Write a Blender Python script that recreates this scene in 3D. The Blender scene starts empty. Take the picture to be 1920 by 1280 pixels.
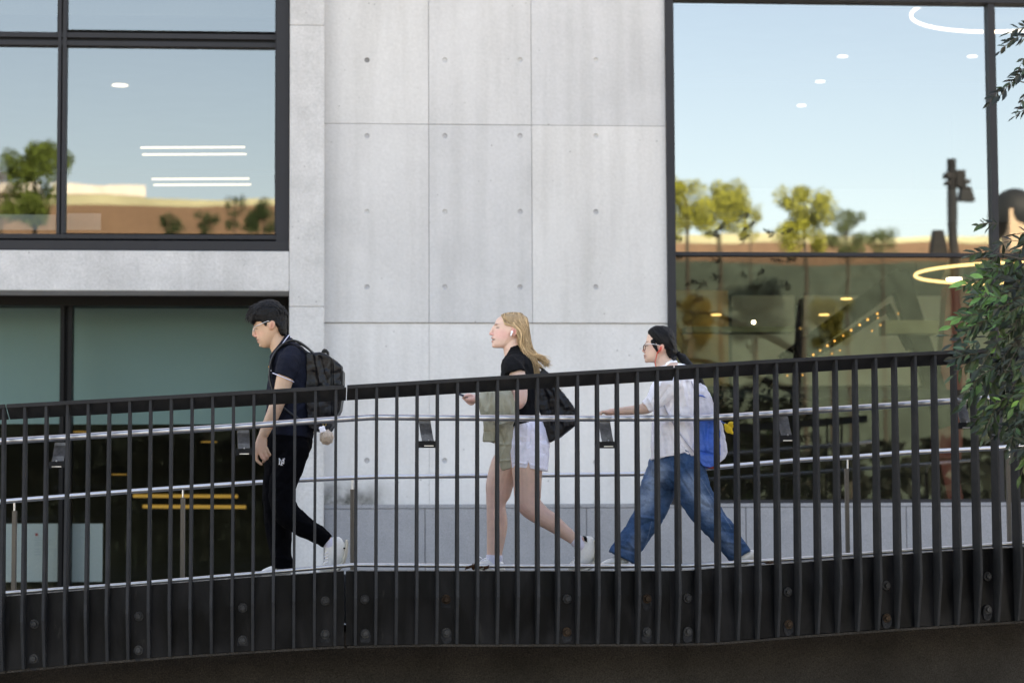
import bpy, bmesh, math, random
import numpy as np
from mathutils import Vector, Matrix, Euler, noise
from mathutils.geometry import delaunay_2d_cdt
random.seed(7)
C = bpy.context.scene.collection
PI = math.pi

# ------------------------------------------------------------------ camera
FPX = 4500.0
CAM = Vector((0, 0, 1.6))
PITCH = math.atan(360 / FPX)
ROT = Matrix.Rotation(PI / 2 + PITCH, 3, 'X') @ Matrix.Rotation(-0.005, 3, 'Z')
cd = bpy.data.cameras.new('camera'); cam = bpy.data.objects.new('camera', cd); C.objects.link(cam)
cam.matrix_world = Matrix.Translation(CAM) @ ROT.to_4x4()
cd.sensor_width = 36; cd.lens = FPX / 1920 * 36; cd.clip_end = 2000; cd.clip_start = 0.1
cd.dof.use_dof = True; cd.dof.focus_distance = 15.1; cd.dof.aperture_fstop = 2.1
bpy.context.scene.camera = cam

def ray(px, py):
    return (ROT @ Vector(((px - 960) / FPX, -(py - 640) / FPX, -1)))
def at(px, py, Y):
    d = ray(px, py); return CAM + d * (Y / d.y)

# facade frame: u along the wall, z up, o outward
BETA = math.radians(4.6); FO = Vector((0, 21, 0))
UD = Vector((math.cos(BETA), math.sin(BETA), 0)); ND = Vector((math.sin(BETA), -math.cos(BETA), 0))
def FW(u, z, o=0.0):
    return FO + UD * u + ND * o + Vector((0, 0, z))
def F(px, py, o=0.0):
    d = ray(px, py); p0 = FO + ND * o
    t = (p0 - CAM).dot(ND) / d.dot(ND); p = CAM + d * t
    return (p - FO).dot(UD), p.z
def FP(px, py, o=0.0):
    u, z = F(px, py, o); return FW(u, z, o)
def refl(px, py, dist):
    h = FP(px, py); d = (h - CAM).normalized(); r = d - 2 * d.dot(ND) * ND
    return h + r * dist, (h - CAM).length + dist

# ------------------------------------------------------------------ materials
MATS = {}
def mat(name, base, rough=.6, metal=0.0, vary=.15, vscale=2.0, fine=.06, fscale=60, bump=.15, bscale=80,
        stretch=(1, 1, 1), spec=.5, coat=0, sss=0, attr=False, extra=None, emit=None, estr=0):
    if name in MATS: return MATS[name]
    m = bpy.data.materials.new(name); m.use_nodes = True; nt = m.node_tree; N = nt.nodes; L = nt.links
    b = N['Principled BSDF']
    b.inputs['Roughness'].default_value = rough; b.inputs['Metallic'].default_value = metal
    b.inputs['Specular IOR Level'].default_value = spec; b.inputs['Coat Weight'].default_value = coat
    if sss: b.inputs['Subsurface Weight'].default_value = sss; b.inputs['Subsurface Radius'].default_value = (.02, .008, .004); b.inputs['Subsurface Scale'].default_value = .5
    tc = N.new('ShaderNodeTexCoord'); mp = N.new('ShaderNodeMapping'); mp.inputs['Scale'].default_value = stretch
    L.new(tc.outputs['Object'], mp.inputs['Vector'])
    def nz(scale, det=4):
        n = N.new('ShaderNodeTexNoise'); n.inputs['Scale'].default_value = scale; n.inputs['Detail'].default_value = det
        L.new(mp.outputs[0], n.inputs['Vector']); return n.outputs['Fac']
    def rng(s, a, c, f0=.25, f1=.75):
        r = N.new('ShaderNodeMapRange'); r.inputs['From Min'].default_value = f0; r.inputs['From Max'].default_value = f1
        r.inputs['To Min'].default_value = a; r.inputs['To Max'].default_value = c; L.new(s, r.inputs['Value']); return r.outputs[0]
    def mul(a, c):
        x = N.new('ShaderNodeMath'); x.operation = 'MULTIPLY'; L.new(a, x.inputs[0]); L.new(c, x.inputs[1]); return x.outputs[0]
    v = mul(rng(nz(vscale), 1 - vary, 1 + vary), rng(nz(fscale, 2), 1 - fine, 1 + fine))
    mx = N.new('ShaderNodeMix'); mx.data_type = 'RGBA'; mx.blend_type = 'MULTIPLY'; mx.inputs[0].default_value = 1
    mx.inputs[6].default_value = (*base, 1)
    if attr:
        a = N.new('ShaderNodeAttribute'); a.attribute_name = 'tint'; L.new(a.outputs['Color'], mx.inputs[6])
    cmb = N.new('ShaderNodeCombineColor'); [L.new(v, cmb.inputs[i]) for i in range(3)]
    L.new(cmb.outputs[0], mx.inputs[7]); col = mx.outputs[2]
    if extra: col = extra(nt, mp, col, nz, rng)
    L.new(col, b.inputs['Base Color'])
    if bump:
        bp = N.new('ShaderNodeBump'); bp.inputs['Strength'].default_value = bump; bp.inputs['Distance'].default_value = .01
        L.new(nz(bscale, 3), bp.inputs['Height']); L.new(bp.outputs[0], b.inputs['Normal'])
    if emit: b.inputs['Emission Color'].default_value = (*emit, 1); b.inputs['Emission Strength'].default_value = estr
    MATS[name] = m; return m

def blend(nt, fac, a, colour, mode='MIX'):
    mx = nt.nodes.new('ShaderNodeMix'); mx.data_type = 'RGBA'; mx.blend_type = mode
    nt.links.new(fac, mx.inputs[0]); nt.links.new(a, mx.inputs[6]); mx.inputs[7].default_value = (*colour, 1); return mx.outputs[2]

def concrete_extra(mould=False, pits=True):
    def f(nt, mp, col, nz, rng):
        N, L = nt.nodes, nt.links
        # vertical water streaks
        m2 = N.new('ShaderNodeMapping'); m2.inputs['Scale'].default_value = (3.2, 3.2, .25); L.new(mp.outputs[0], m2.inputs[0])
        n = N.new('ShaderNodeTexNoise'); n.inputs['Scale'].default_value = 2.2; n.inputs['Detail'].default_value = 6; L.new(m2.outputs[0], n.inputs['Vector'])
        col = blend(nt, rng(n.outputs['Fac'], 0, .34, .46, .72), col, (.66, .65, .63), 'MULTIPLY')
        # cloudy grout bloom
        n2 = N.new('ShaderNodeTexNoise'); n2.inputs['Scale'].default_value = .9; n2.inputs['Detail'].default_value = 8; n2.inputs['Roughness'].default_value = .62; n2.inputs['Distortion'].default_value = .8; L.new(mp.outputs[0], n2.inputs['Vector'])
        col = blend(nt, rng(n2.outputs['Fac'], 0, .16, .5, .68), col, (.66, .66, .65))
        if pits:
            vo = N.new('ShaderNodeTexVoronoi'); vo.inputs['Scale'].default_value = 9; L.new(mp.outputs[0], vo.inputs['Vector'])
            n3 = N.new('ShaderNodeTexNoise'); n3.inputs['Scale'].default_value = 1.7; L.new(mp.outputs[0], n3.inputs['Vector'])
            ml = N.new('ShaderNodeMath'); ml.operation = 'MULTIPLY'; L.new(rng(vo.outputs['Distance'], 1, 0, .035, .085), ml.inputs[0]); L.new(rng(n3.outputs['Fac'], 0, .8, .47, .6), ml.inputs[1])
            col = blend(nt, ml.outputs[0], col, (.16, .16, .16))
        return col
    return f
GL = lambda v: ((v / 255) ** 2.2)
def rgb(r, g, b): return (GL(r), GL(g), GL(b))

m_conc = mat('cast concrete', (.475, .475, .475), .85, vary=.07, vscale=1.3, fine=.05, fscale=40, bump=.25, bscale=30, extra=concrete_extra())
m_conc2 = mat('rough cast concrete', (.45, .45, .45), .9, vary=.13, vscale=4, fine=.1, fscale=50, bump=.5, bscale=40, extra=concrete_extra())
m_hole_b = mat('pale tie hole plug', (.43, .43, .43), .9); m_hole_c = mat('dark tie hole', (.20, .20, .20), .9)
m_conc_b = mat('cast concrete paler pour', (.505, .503, .498), .85, vary=.07, vscale=1.1, fine=.05, fscale=40, bump=.25, bscale=30, extra=concrete_extra())
m_conc_c = mat('cast concrete greyer pour', (.452, .455, .46), .85, vary=.07, vscale=1.7, fine=.05, fscale=40, bump=.25, bscale=30, extra=concrete_extra())
m_hole = mat('tie hole grout', (.36, .36, .37), .9)
def stain_extra(nt, mp, col, nz, rng):
    N, L = nt.nodes, nt.links
    n = N.new('ShaderNodeTexNoise'); n.inputs['Scale'].default_value = 4; n.inputs['Detail'].default_value = 9; n.inputs['Roughness'].default_value = .62; L.new(mp.outputs[0], n.inputs['Vector'])
    sep = N.new('ShaderNodeSeparateXYZ'); L.new(mp.outputs[0], sep.inputs[0])
    fz = rng(sep.outputs['Z'], 1, 0, .02, .24); fx = rng(sep.outputs['X'], 1, 0, .1, .72)
    a = N.new('ShaderNodeMath'); a.operation = 'MULTIPLY'; L.new(fz, a.inputs[0]); L.new(fx, a.inputs[1])
    b = N.new('ShaderNodeMath'); b.operation = 'MULTIPLY'; L.new(a.outputs[0], b.inputs[0]); L.new(rng(n.outputs['Fac'], .25, 1.7, .34, .66), b.inputs[1]); b.use_clamp = True
    return blend(nt, b.outputs[0], col, (.045, .045, .036))
def conc_low(nt, mp, col, nz, rng):
    return stain_extra(nt, mp, concrete_extra()(nt, mp, col, nz, rng), nz, rng)
m_conc_low = mat('cast concrete with mould', (.53, .53, .53), .85, vary=.08, vscale=1.6, fine=.05, fscale=40, bump=.25, bscale=30, extra=conc_low)
m_granite = mat('granite cladding', (.235, .24, .255), .7, vary=.08, vscale=6, fine=.35, fscale=170, bump=.1)
m_frame = mat('charcoal window frame', (.017, .0175, .021), .5, spec=.25, vary=.08, bump=.02)
m_black = mat('black recess metal', (.003, .003, .0035), .5, vary=.1, bump=0, spec=.15)
def worn(nt, mp, col, nz, rng):
    N, L = nt.nodes, nt.links
    n = N.new('ShaderNodeTexNoise'); n.inputs['Scale'].default_value = 5; n.inputs['Detail'].default_value = 8; n.inputs['Roughness'].default_value = .7; L.new(mp.outputs[0], n.inputs['Vector'])
    return blend(nt, rng(n.outputs['Fac'], 0, .6, .56, .74), col, (.028, .026, .024))
m_steel = mat('weathered dark steel paint', (.024, .0242, .025), .6, vary=.2, vscale=9, fine=.1, bump=.12, spec=.10, extra=worn)
def marks(nt, mp, col, nz, rng):
    N, L = nt.nodes, nt.links
    n = N.new('ShaderNodeTexNoise'); n.inputs['Scale'].default_value = 6.5; n.inputs['Detail'].default_value = 5; n.inputs['Distortion'].default_value = .6; L.new(mp.outputs[0], n.inputs['Vector'])
    col = blend(nt, rng(n.outputs['Fac'], 0, 1, .42, .68), col, (.0155, .0148, .0155))  # broad paler patches: water marks, with lit areas of the plate coloured in
    n2 = N.new('ShaderNodeTexNoise'); n2.inputs['Scale'].default_value = 3.1; n2.inputs['Detail'].default_value = 9; n2.inputs['Roughness'].default_value = .75; L.new(mp.outputs[0], n2.inputs['Vector'])
    col = blend(nt, rng(n2.outputs['Fac'], 0, .8, .62, .70), col, (.045, .042, .037))
    return col
m_fascia = mat('blackened steel plate', (.0024, .0026, .0031), .34, spec=.09, vary=.35, vscale=5, fine=.12, bump=.15, bscale=25, stretch=(1, 1, .35), extra=marks)
m_stain = mat('mineral stain round bolt', (.020, .0195, .020), .8, vary=.6, vscale=40, bump=.3, spec=.2)
m_bolt = mat('bolt steel', (.035, .034, .033), .55, metal=.3, vary=.4, vscale=40, spec=.3)
m_rust = mat('rusty bolt', (.040, .024, .014), .85, vary=.5, vscale=60, spec=.2)
m_stainless = mat('polished stainless steel', (.50, .50, .51), .3, metal=1, vary=.03, bump=0)
m_dull = mat('dull stainless steel', (.58, .58, .58), .38, metal=1, vary=.1, bump=.05)
m_post = mat('brown flat bar', (.10, .082, .062), .55, metal=.3, vary=.15)
m_bracket = mat('brushed bracket steel', (.13, .12, .11), .42, metal=.6, vary=.35, vscale=25, fine=.2, bump=.15)
m_edge = mat('worn edge trim', (.26, .25, .24), .7, vary=.6, vscale=25, fine=.3)
m_deck = mat('deck concrete', (.10, .10, .10), .85, vary=.15)
m_abut = mat('sandblasted dark concrete', (.040, .035, .030), .95, spec=.15, vary=.3, vscale=2.5, fine=.5, fscale=120, bump=.7, bscale=140)
m_ground = mat('paving', (.34, .32, .29), .9, vary=.1, vscale=.5)
m_leaf = mat('leaf green', (.028, .055, .022), .45, attr=True, vary=.2, vscale=20, bump=0, spec=.4)
m_twig = mat('bark', (.06, .05, .035), .9)
m_shade = mat('warm lamp diffuser', (.9, .8, .6), .5, emit=(1, .72, .36), estr=9)

def glass(name, fac, tint=(.6, .68, .66), wob=.0008):
    m = bpy.data.materials.new(name); m.use_nodes = True; nt = m.node_tree; N, L = nt.nodes, nt.links
    N.remove(N['Principled BSDF']); out = N['Material Output']
    t = N.new('ShaderNodeBsdfTransparent'); t.inputs[0].default_value = (*tint, 1)
    g = N.new('ShaderNodeBsdfGlossy'); g.inputs['Roughness'].default_value = .0; g.inputs[0].default_value = (.86, .95, 1, 1)
    tc = N.new('ShaderNodeTexCoord'); n = N.new('ShaderNodeTexNoise'); n.inputs['Scale'].default_value = .9; L.new(tc.outputs['Object'], n.inputs['Vector'])
    bp = N.new('ShaderNodeBump'); bp.inputs['Strength'].default_value = 1; bp.inputs['Distance'].default_value = wob; L.new(n.outputs['Fac'], bp.inputs['Height']); L.new(bp.outputs[0], g.inputs['Normal'])
    mx = N.new('ShaderNodeMixShader'); mx.inputs[0].default_value = fac
    L.new(t.outputs[0], mx.inputs[1]); L.new(g.outputs[0], mx.inputs[2]); L.new(mx.outputs[0], out.inputs[0]); return m
def glow(name, col, s):
    return mat(name, col, .5, emit=col, estr=s, bump=0, vary=0, fine=0)

# ------------------------------------------------------------------ object helpers
def base_of(o):
    p = Vector((0, 0, 0))
    while o: p += o.location; o = o.parent
    return p
def tag(o, label=None, cat=None, group=None, kind=None):
    if label: o['label'] = label
    if cat: o['category'] = cat
    if group: o['group'] = group
    if kind: o['kind'] = kind
    return o
def thing(name, label, cat, loc, group=None):
    o = bpy.data.objects.new(name, None); C.objects.link(o); o.location = loc; o.empty_display_size = .1
    return tag(o, label, cat, group)
def mesh_obj(name, me, m, parent=None, smooth=False):
    for x in (m if isinstance(m, (list, tuple)) else [m]): me.materials.append(x)
    o = bpy.data.objects.new(name, me); C.objects.link(o)
    if parent is not None:
        me.transform(Matrix.Translation(-base_of(parent))); o.parent = parent
    else:
        n = len(me.vertices); co = np.empty(n * 3, dtype=np.float32); me.vertices.foreach_get('co', co); co = co.reshape(-1, 3)
        b = Vector(((co[:, 0].min() + co[:, 0].max()) / 2, (co[:, 1].min() + co[:, 1].max()) / 2, co[:, 2].min()))
        b = Vector([float(x) for x in b]); me.transform(Matrix.Translation(-b)); o.location = b
    if smooth: me.polygons.foreach_set('use_smooth', [True] * len(me.polygons))
    return o
def obj(name, bm, m, parent=None, smooth=False, bevel=0):
    bmesh.ops.recalc_face_normals(bm, faces=bm.faces)
    me = bpy.data.meshes.new(name); bm.to_mesh(me); bm.free()
    o = mesh_obj(name, me, m, parent, smooth)
    if bevel:
        b = o.modifiers.new('bevel', 'BEVEL'); b.width = bevel; b.segments = 2; b.limit_method = 'ANGLE'
    return o
def hexa(bm, pts):     # 8 points: bottom 4 then top 4
    v = [bm.verts.new(p) for p in pts]
    for f in ((0, 1, 2, 3), (7, 6, 5, 4), (0, 4, 5, 1), (1, 5, 6, 2), (2, 6, 7, 3), (3, 7, 4, 0)):
        bm.faces.new([v[i] for i in f])
def fbox(bm, u0, u1, z0, z1, o0, o1):
    hexa(bm, [FW(u0, z0, o0), FW(u1, z0, o0), FW(u1, z0, o1), FW(u0, z0, o1), FW(u0, z1, o0), FW(u1, z1, o0), FW(u1, z1, o1), FW(u0, z1, o1)])
def pbox(bm, x0, y0, x1, y1, o0, o1):     # a facade box from where its corners lie in the photo
    u0 = F(x0, (y0 + y1) / 2, o1)[0]; u1 = F(x1, (y0 + y1) / 2, o1)[0]; z1 = F((x0 + x1) / 2, y0, o1)[1]; z0 = F((x0 + x1) / 2, y1, o1)[1]
    fbox(bm, u0, u1, z0, z1, o0, o1)
def box(bm, c, s, rot=None):
    M = Matrix.Translation(c) @ ((rot.to_4x4() if rot else Matrix()) @ Matrix.Diagonal((*s, 1)))
    bmesh.ops.create_cube(bm, size=1, matrix=M)
def tube(bm, pts, r, seg=12, cap=True):
    pts = [Vector(p) for p in pts]; rings = []
    if not isinstance(r, (list, tuple)): r = [r] * len(pts)
    for i, p in enumerate(pts):
        t = (pts[min(i + 1, len(pts) - 1)] - pts[max(i - 1, 0)]).normalized()
        a = t.cross(Vector((0, 0, 1)) if abs(t.z) < .9 else Vector((1, 0, 0))).normalized(); b = t.cross(a)
        rings.append([bm.verts.new(p + a * r[i] * math.cos(2 * PI * k / seg) + b * r[i] * math.sin(2 * PI * k / seg)) for k in range(seg)])
    for A, B in zip(rings, rings[1:]):
        for k in range(seg): bm.faces.new((A[k], A[(k + 1) % seg], B[(k + 1) % seg], B[k]))
    if cap: bm.faces.new(rings[0][::-1]); bm.faces.new(rings[-1])
def interp(tab, x):
    return float(np.interp(x, [t[0] for t in tab], [t[1] for t in tab]))

# ================================================================== SETTING
bm = bmesh.new(); box(bm, (0, 0, -.15), (900, 900, .3))
tag(obj('ground', bm, m_ground), kind='structure')

# ------------------------------------------------------------------ building
bld = thing('building', 'pale cast concrete building with big dark framed windows behind the footbridge', 'building', FW(0, 0, 0))
uP0, uP1 = F(543, 300, .15)[0], F(608, 300, .15)[0]
uW1 = F(1250, 400)[0]; zPl = F(900, 945)[1]; zJ = F(900, 605)[1]; UL, UR, ZT = -9.0, 10.0, 14.0
zA, zB = F(300, 470, .15)[1], F(300, 545, .15)[1]      # band between the left windows

HOLES = []
def panel(bm, bh, u0, u1, z0, z1, o, holes, g=.004):
    u0 += g; u1 -= g; z0 += g; z1 -= g; r = .024; n = 14
    hs = [h for h in holes if u0 + r < h[0] < u1 - r and z0 + r < h[1] < z1 - r]
    pts = [Vector((u0, z0)), Vector((u1, z0)), Vector((u1, z1)), Vector((u0, z1))]; edges = [(0, 1), (1, 2), (2, 3), (3, 0)]
    for h in hs:
        s = len(pts)
        for k in range(n): pts.append(Vector((h[0] + r * math.cos(2 * PI * k / n), h[1] + r * math.sin(2 * PI * k / n)))); edges.append((s + k, s + (k + 1) % n))
    vs, es, fs, *_ = delaunay_2d_cdt(pts, edges, [], 1, 1e-5)
    V = [bm.verts.new(FW(p.x, p.y, o)) for p in vs]
    for f in fs:
        c = sum((vs[i] for i in f), Vector((0, 0))) / len(f)
        if any((c - Vector(h)).length < r * .95 for h in hs): continue
        bm.faces.new([V[i] for i in f])
    for (a, b) in (((u0, z0), (u1, z0)), ((u1, z0), (u1, z1)), ((u1, z1), (u0, z1)), ((u0, z1), (u0, z0))):
        bm.faces.new([bm.verts.new(FW(*a, o)), bm.verts.new(FW(*b, o)), bm.verts.new(FW(*b, o - .03)), bm.verts.new(FW(*a, o - .03))])
    for h in hs:   # conical plugs
        bh = bmesh.new(); HOLES.append(bh)
        R0 = [bh.verts.new(FW(h[0] + r * math.cos(2 * PI * k / n), h[1] + r * math.sin(2 * PI * k / n), o)) for k in range(n)]
        R1 = [bh.verts.new(FW(h[0] + r * .62 * math.cos(2 * PI * k / n), h[1] + r * .62 * math.sin(2 * PI * k / n), o - .010)) for k in range(n)]
        for k in range(n): bh.faces.new((R0[k], R0[(k + 1) % n], R1[(k + 1) % n], R1[k]))
        bh.faces.new(R1)
hx = [688, 834, 975, 1117]; hy = [113, 255, 397, 538]
holes = [F(x, y) for x in hx for y in hy]
dz = (F(900, 255)[1] - F(900, 397)[1]); z4 = F(900, 113)[1]
for k in range(1, 8):
    holes += [(F(x, 255)[0], z4 + dz * -(-k)) for x in hx]
holes_low = [F(688, 863), F(834, 863), F(975, 866), F(1117, 866)]
us = [uP1 - .03, F(804, 300)[0], F(997, 300)[0], uW1]; zH = F(900, 234)[1]
zs = [zJ, zH, zH + (zH - zJ) * 1.0, zH + 2 * (zH - zJ), ZT]
bm = bmesh.new(); bh = bmesh.new()
offs = {(0, 0): .001, (1, 0): .0, (2, 0): .002, (0, 1): .0, (1, 1): .0025, (2, 1): .001}
for i in range(3):
    for j in range(len(zs) - 1):
        nf0 = len(bm.faces); panel(bm, bh, us[i], us[i + 1], zs[j], zs[j + 1], offs.get((i, j), .001), holes, g=.0022 if i < 2 else .0018)
        bm.faces.ensure_lookup_table()
        for f in bm.faces[nf0:]: f.material_index = (i * 2 + j) % 3
wall = obj('wall', bm, (m_conc, m_conc_b, m_conc_c), bld)
random.seed(4); [obj('tie_hole', b, random.choice([m_hole, m_hole, m_hole_b, m_hole_b, m_hole, m_hole_c]), wall) for b in HOLES]; HOLES.clear()
bm = bmesh.new(); bh = bmesh.new()
for i in range(3): panel(bm, bh, us[i], us[i + 1], zPl, zJ - .006, -.012, holes_low, g=.0012)
o = bpy.data.objects
wl = bmesh.new()
low = obj('wall', bm, m_conc_low, bld); wl.free()
low['label'] = 'lower concrete strip with black mould in its left corner'
# origin of the lower wall to its left bottom corner so the mould sits there
sh = FW(uP1, zPl, 0) - base_of(bld); low.location = sh; low.data.transform(Matrix.Translation(-sh))
[obj('tie_hole', b, m_hole, low) for b in HOLES]
bm = bmesh.new(); fbox(bm, uP1 - .1, uW1 - .001, zPl - .2, ZT - .01, -.3, -.026)
obj('inner_wall', bm, m_hole, bld)
# pillar, in three lifts
bm = bmesh.new()
zc = [0, F(575, 575, .15)[1], F(575, 48, .15)[1], F(575, 48, .15)[1] + 3.4, ZT]
for a, b in zip(zc, zc[1:]): fbox(bm, uP0, uP1, a + .003, b - .003, -.3, .15)
obj('pillar', bm, m_conc2, bld, bevel=.006)
bm = bmesh.new(); fbox(bm, uP0 + .01, uP1 - .01, 0, ZT - .02, -.28, .142); obj('pillar_core', bm, m_hole, bld)
bm = bmesh.new(); fbox(bm, UL, uP0 - .002, zB, zA, -.3, .148)
obj('band', bm, m_conc2, bld, bevel=.006)
# walls beyond the frame, roof, back
bm = bmesh.new()
zUT = F(300, -60, .1)[1]
fbox(bm, UL, uP0 - .002, zUT, ZT, -.3, .148)
zRT = F(1500, -2)[1]
fbox(bm, uW1 + .002, UR, zRT, ZT, -.3, .0)
fbox(bm, UL - .3, UL - .002, 0, ZT, -10, .148); fbox(bm, UR + .002, UR + .3, 0, ZT, -10, .1)
fbox(bm, UL - .3, UR + .3, 0, ZT, -10.3, -10.002)
obj('wall', bm, m_conc, bld)
bm = bmesh.new(); fbox(bm, UL - .3, UR + .3, ZT + .002, ZT + .3, -10.3, .2); obj('roof', bm, m_conc2, bld)
# plinth with joints
bm = bmesh.new(); xs = [608, 797, 1100, 1399, 1700, 2005, 2300]; zc0 = F(900, 952, .03)[1]
for a, b in zip(xs, xs[1:]):
    fbox(bm, F(a, 1000, .03)[0] + (.003 if a > 608 else -.0), F(b, 1000, .03)[0] - .003, 0, zc0 - .004, -.25, .03)
fbox(bm, F(608, 950, .03)[0], F(2300, 950, .03)[0], zc0, zPl - .001, -.25, .034)
obj('plinth', bm, m_granite, bld, bevel=.003)

# windows ------------------------------------------------------------
g_up_l = glass('coated glass upper left', .15, (.5, .55, .55))
g_up_r = glass('coated glass upper right', .245, (.5, .55, .55))
g_low_l = glass('clear glass lower left', .009, (.68, .74, .73))
g_low_r = glass('clear glass lower right', .115, (.64, .70, .66))
def pane(x0, y0, x1, y1, o, m, par):
    bm = bmesh.new()
    u0, u1 = F(x0, (y0 + y1) / 2, o)[0], F(x1, (y0 + y1) / 2, o)[0]; z1, z0 = F((x0 + x1) / 2, y0, o)[1], F((x0 + x1) / 2, y1, o)[1]
    bm.faces.new([bm.verts.new(FW(*p, o)) for p in ((u0, z0), (u1, z0), (u1, z1), (u0, z1))])
    me = bpy.data.meshes.new('pane'); bm.to_mesh(me); bm.free(); return mesh_obj('pane', me, m, par)
# upper left
bm = bmesh.new()
pbox(bm, 518, -50, 542, 463, -.12, .10)         # right jamb
pbox(bm, -900, 449, 543, 467, -.12, .13)        # outer sill
w1 = obj('window', bm, m_frame, bld, bevel=.003)
w1['label'] = 'upper left window reflecting blue sky'
bm = bmesh.new()
for y in (-50, 83): pass
pbox(bm, 515.5, -50, 523, 438, -.1, .065); pbox(bm, -900, 437, 524, 446, -.1, .085)
pbox(bm, 107.5, -50, 114, 438, -.1, .07); pbox(bm, 116.5, -50, 124, 438, -.1, .07)
pbox(bm, -900, 57, 519, 67, -.1, .06); pbox(bm, -900, 72.5, 519, 82, -.1, .06)
obj('frame', bm, m_frame, w1, bevel=.003)
bm = bmesh.new(); pbox(bm, 112, -50, 118, 448, -.1, .03); pbox(bm, -900, 66, 518, 73, -.1, .03); obj('gasket', bm, m_black, w1)
for (a, b, c, d) in ((-900, -50, 108, 58), (123, -50, 517, 58), (-900, 81, 108, 438), (123, 81, 517, 438)): pane(a, b, c, d, .0, g_up_l, w1)
# lower left (recessed)
bm = bmesh.new()
pbox(bm, -900, 551, 541, 572, -.55, -.30)
pbox(bm, 534, 560, 545, 1200, -.55, -.30); pbox(bm, 110, 568, 118, 1200, -.5, -.33); pbox(bm, 125, 568, 133, 1200, -.5, -.33); pbox(bm, 117, 568, 126, 1200, -.5, -.39)
w2 = obj('window', bm, m_black, bld); w2['label'] = 'lower left window with a pale teal blind'
pane(-900, 571, 111, 1170, -.42, g_low_l, w2); pane(132, 571, 536, 1170, -.42, g_low_l, w2)
bm = bmesh.new(); fbox(bm, UL, uP0 - .004, zB + .0, zB + .02, -.9, -.302); obj('lintel', bm, m_black, bld)
m_blind = mat('teal blind cloth', rgb(128, 152, 152), .9, vary=.05, vscale=.8, fine=.02, bump=.05)
bm = bmesh.new(); pbox(bm, -900, 570, 112, 795, -.95, -.93); obj('blind', bm, m_blind, w2)
bm = bmesh.new(); pbox(bm, 131, 570, 540, 795, -.95, -.93); obj('blind', bm, m_blind, w2)
# right window
bm = bmesh.new()
pbox(bm, 1252, -8, 1267, 946, -.15, .035)
fbox(bm, F(1252, 0)[0], UR, F(1500, 3)[1], F(1500, -9)[1], -.15, .04)
w3 = obj('window', bm, m_frame, bld, bevel=.003); w3['label'] = 'tall right window reflecting sky and treetops'
bm = bmesh.new()
pbox(bm, 1862, -8, 1874, 946, -.15, .02); fbox(bm, F(1267, 500)[0], UR, F(1500, 480)[1], F(1500, 473)[1], -.12, .0)
fbox(bm, F(1267, 500)[0], UR, zPl + .0, zPl + .03, -.12, .01)
obj('frame', bm, m_frame, w3, bevel=.002)
bm = bmesh.new(); fbox(bm, F(1268, 700)[0], UR - .1, F(1500, 742)[1], F(1500, 726)[1], -.6, -.35); obj('rail', bm, m_black, w3)
for (a, b, c, d, g) in ((1265, 0, 1864, 476, g_up_r), (1870, 0, 2400, 476, g_up_r), (1265, 476, 1866, 945, g_low_r), (1872, 476, 2400, 945, g_low_r)): pane(a, b, c, d, -.05, g, w3)

# interior rooms (shells)
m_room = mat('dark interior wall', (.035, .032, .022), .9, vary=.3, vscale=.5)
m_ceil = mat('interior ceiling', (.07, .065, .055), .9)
bm = bmesh.new()
uM = (uP0 + uP1) / 2
zc1 = 6.2
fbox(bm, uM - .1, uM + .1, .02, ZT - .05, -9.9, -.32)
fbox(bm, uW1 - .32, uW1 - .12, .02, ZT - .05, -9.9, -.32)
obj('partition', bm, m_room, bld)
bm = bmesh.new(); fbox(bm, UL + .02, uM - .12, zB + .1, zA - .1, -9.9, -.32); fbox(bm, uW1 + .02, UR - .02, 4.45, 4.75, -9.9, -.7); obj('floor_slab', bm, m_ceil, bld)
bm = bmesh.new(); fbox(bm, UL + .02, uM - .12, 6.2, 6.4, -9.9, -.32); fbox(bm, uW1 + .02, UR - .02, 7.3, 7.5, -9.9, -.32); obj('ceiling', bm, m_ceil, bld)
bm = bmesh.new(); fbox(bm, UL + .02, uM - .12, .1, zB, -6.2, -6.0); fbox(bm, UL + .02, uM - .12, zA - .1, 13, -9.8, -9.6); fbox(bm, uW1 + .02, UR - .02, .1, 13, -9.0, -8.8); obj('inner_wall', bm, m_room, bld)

# ceiling lights seen through the glass
m_lin = glow('white linear lamp', (1, .88, .72), .38); m_amb = glow('amber linear lamp', (1, .62, .16), .035)
m_warm = glow('warm downlight', (1, .70, .3), .5); m_white = glow('white downlight', (1, .92, .8), 3)
def Fo(px, py, z):     # where a photo ray meets the horizontal plane z
    d = ray(px, py); t = (z - CAM.z) / d.z; return CAM + d * t
for (x0, x1, y, dy, z, m, lab) in ((262, 459, 273, 13, 5.55, m_lin, 'nearer white'), (283, 467, 332, 11, 5.55, m_lin, 'farther white')):
    for k in (0, 1):
        bm = bmesh.new(); a = Fo(x0 + 3 * k, y + k * dy + 2, z); b = Fo(x1 + 3 * k, y + k * dy + 3, z); a.y = b.y
        tube(bm, [a, b], .008, 8)
        tag(obj('linear_light', bm, m_lin), f'{"upper" if k == 0 else "lower"} of the {lab} pair of ceiling strips inside upper left window', 'ceiling light', 'linear lights in the upper left room')
for k, (x0, x1, y) in enumerate(((250, 446, 929), (268, 461, 949))):
    bm = bmesh.new(); a = at(x0, y, 24.5); b = at(x1, y + 1, 24.5); tube(bm, [a, b], .018, 8)
    tag(obj('linear_light', bm, m_amb), f'{"upper" if k == 0 else "lower"} amber strip light inside the dark lower left window', 'ceiling light', 'amber strips in the lower left room')
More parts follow.
